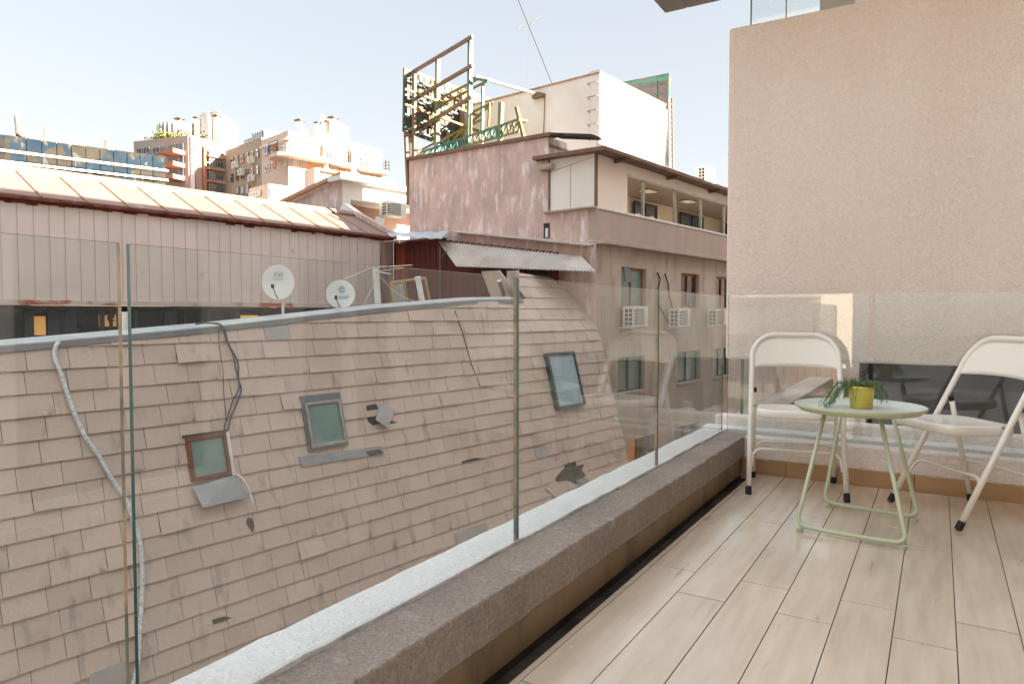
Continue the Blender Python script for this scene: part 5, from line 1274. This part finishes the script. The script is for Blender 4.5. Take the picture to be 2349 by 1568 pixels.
# lower annex in front
ax, Ra, La, ca, sra, sla = block('cream_annex', 'lower cream rounded annex in front of the cream apartment house', 615, 421, 52, 2750, -480, 720, 571, M_creamapt, M_creamapt)
pwin(La, 573, 440, 600, 452, ax, M_whitep, M_palewin, 2)
pwin(Ra, 618, 432, 640, 450, ax, M_whitep, M_palewin, 2)
ax2, Ra2, La2, ca2, sra2, sla2 = block('cream_terrace_block', 'plain cream terrace block below the orange balcony walls', 722, 384, 58, 2750, -480, 900, 697, M_creamapt, M_creamapt)
pxbox(Ra2, 735, 395, 800, 399, .02, .3, 'ledge', M_orag, ax2)

# sunlit building behind the viewer, mirrored in the far glass, enlarged for bounced light
sb = empty('sunlit_building', (-6, -14, -15), 'sunlit cream apartment block mirrored in the far glass panels', 'building')
f_ = Fr((-20.1, -13), (-2.9, -13)); f_.n = Vector((0, 1, 0)); HS = [(s0, z0, s0 + 1.7, z0 + 1.5) for s0 in (1.0, 4.4, 7.8, 11.2, 13.6, 15.25) for z0 in (-4.2, -1.2, 1.8, 4.8, 7.8, 10.8)]
m = MB(); wall(m, f_, 0, 17.2, -15, 13.6, HS, .2); m.box((-20.1, -22, -15), (-2.9, -13.25, 13.6)); m.build('wall', M_creamapt, sb)
for h in HS: window(f_, h, sb, M_whitep, M_bluepane, .12, .06, 1, 1)
m = MB()
for z0 in (-1.6, 1.4, 4.4, 7.4, 10.4): m.box((-20.1, -12.98, z0), (-2.9, -12.8, z0 + .25))
m.build('string_course', M_wcream, sb)

lr = empty('bounce_block', (2, -7, -15), 'added low block with a pale roof bouncing sunlight from behind the viewer, mirrored in the glass', 'building')  # pale block invented to bounce sunlight into the balcony
MB().box((-2.8, -12.7, -15), (12, -2.4, -1.4)).build('wall', M_creamapt, lr); MB().box((-2.85, -12.75, -1.395), (12.05, -2.35, -1.15)).build('roof', M_wcream, lr)
# ================================================================== LIGHT, SKY, CAMERA
EL, AZ = rad(24), None
sd = (-V * math.cos(rad(22)) + U * math.sin(rad(22))).normalized()      # horizontal direction towards the sun
sv = (sd * math.cos(EL) + ZV * math.sin(EL)).normalized()
su = bpy.data.lights.new('sun', 'SUN'); su.energy = 3.4; su.angle = rad(.5); su.color = (1, .90, .79)
so = bpy.data.objects.new('sun', su); C.objects.link(so); so.rotation_euler = sv.to_track_quat('Z', 'Y').to_euler(); so.location = (5, 0, 30)
w = bpy.data.worlds.new('World'); sc.world = w; w.use_nodes = True; N = w.node_tree.nodes; L = w.node_tree.links
st = N.new('ShaderNodeTexSky'); st.sky_type = 'NISHITA'; st.sun_disc = False; st.sun_elevation = EL; st.sun_rotation = math.atan2(sd.x, sd.y); st.dust_density = SKD; st.air_density = 1.0; st.altitude = 500
gm_ = N.new('ShaderNodeGamma'); gm_.inputs[1].default_value = SKG; L.new(st.outputs[0], gm_.inputs[0])
hs = N.new('ShaderNodeHueSaturation'); hs.inputs['Saturation'].default_value = SKS; L.new(gm_.outputs[0], hs.inputs['Color'])
mxx = N.new('ShaderNodeMix'); mxx.data_type = 'RGBA'; mxx.blend_type = 'MULTIPLY'; mxx.inputs[0].default_value = 1; mxx.inputs[7].default_value = (*SKT, 1); L.new(hs.outputs[0], mxx.inputs[6])
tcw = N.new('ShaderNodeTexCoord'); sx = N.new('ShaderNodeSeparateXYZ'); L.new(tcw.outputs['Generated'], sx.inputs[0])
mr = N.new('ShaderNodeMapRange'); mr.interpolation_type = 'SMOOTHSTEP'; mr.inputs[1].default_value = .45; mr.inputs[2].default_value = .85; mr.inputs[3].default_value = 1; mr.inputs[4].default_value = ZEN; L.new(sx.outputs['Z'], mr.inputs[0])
mz = N.new('ShaderNodeMix'); mz.data_type = 'RGBA'; mz.blend_type = 'MULTIPLY'; mz.inputs[0].default_value = 1; L.new(mxx.outputs[2], mz.inputs[6]); L.new(mr.outputs[0], mz.inputs[7])   # sky above the view brightened to lift the shaded surfaces
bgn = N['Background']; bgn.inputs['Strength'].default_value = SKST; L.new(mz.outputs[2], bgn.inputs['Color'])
cd_ = bpy.data.cameras.new('camera'); cd_.lens = F / 2348 * 36; cd_.sensor_width = 36; cd_.clip_start = .02; cd_.clip_end = 3000
co = bpy.data.objects.new('camera', cd_); C.objects.link(co); co.location = CAM
co.rotation_euler = (math.pi / 2 + pitch, 0, yaw); sc.camera = co
sc.view_settings.view_transform = 'Standard'; sc.view_settings.look = 'None'; sc.view_settings.exposure = EXPO; sc.view_settings.gamma = 1
try:
    sc.cycles.max_bounces = 10; sc.cycles.diffuse_bounces = 5; sc.cycles.glossy_bounces = 6; sc.cycles.transparent_max_bounces = 24; sc.cycles.caustics_reflective = False; sc.cycles.caustics_refractive = False
except Exception: pass
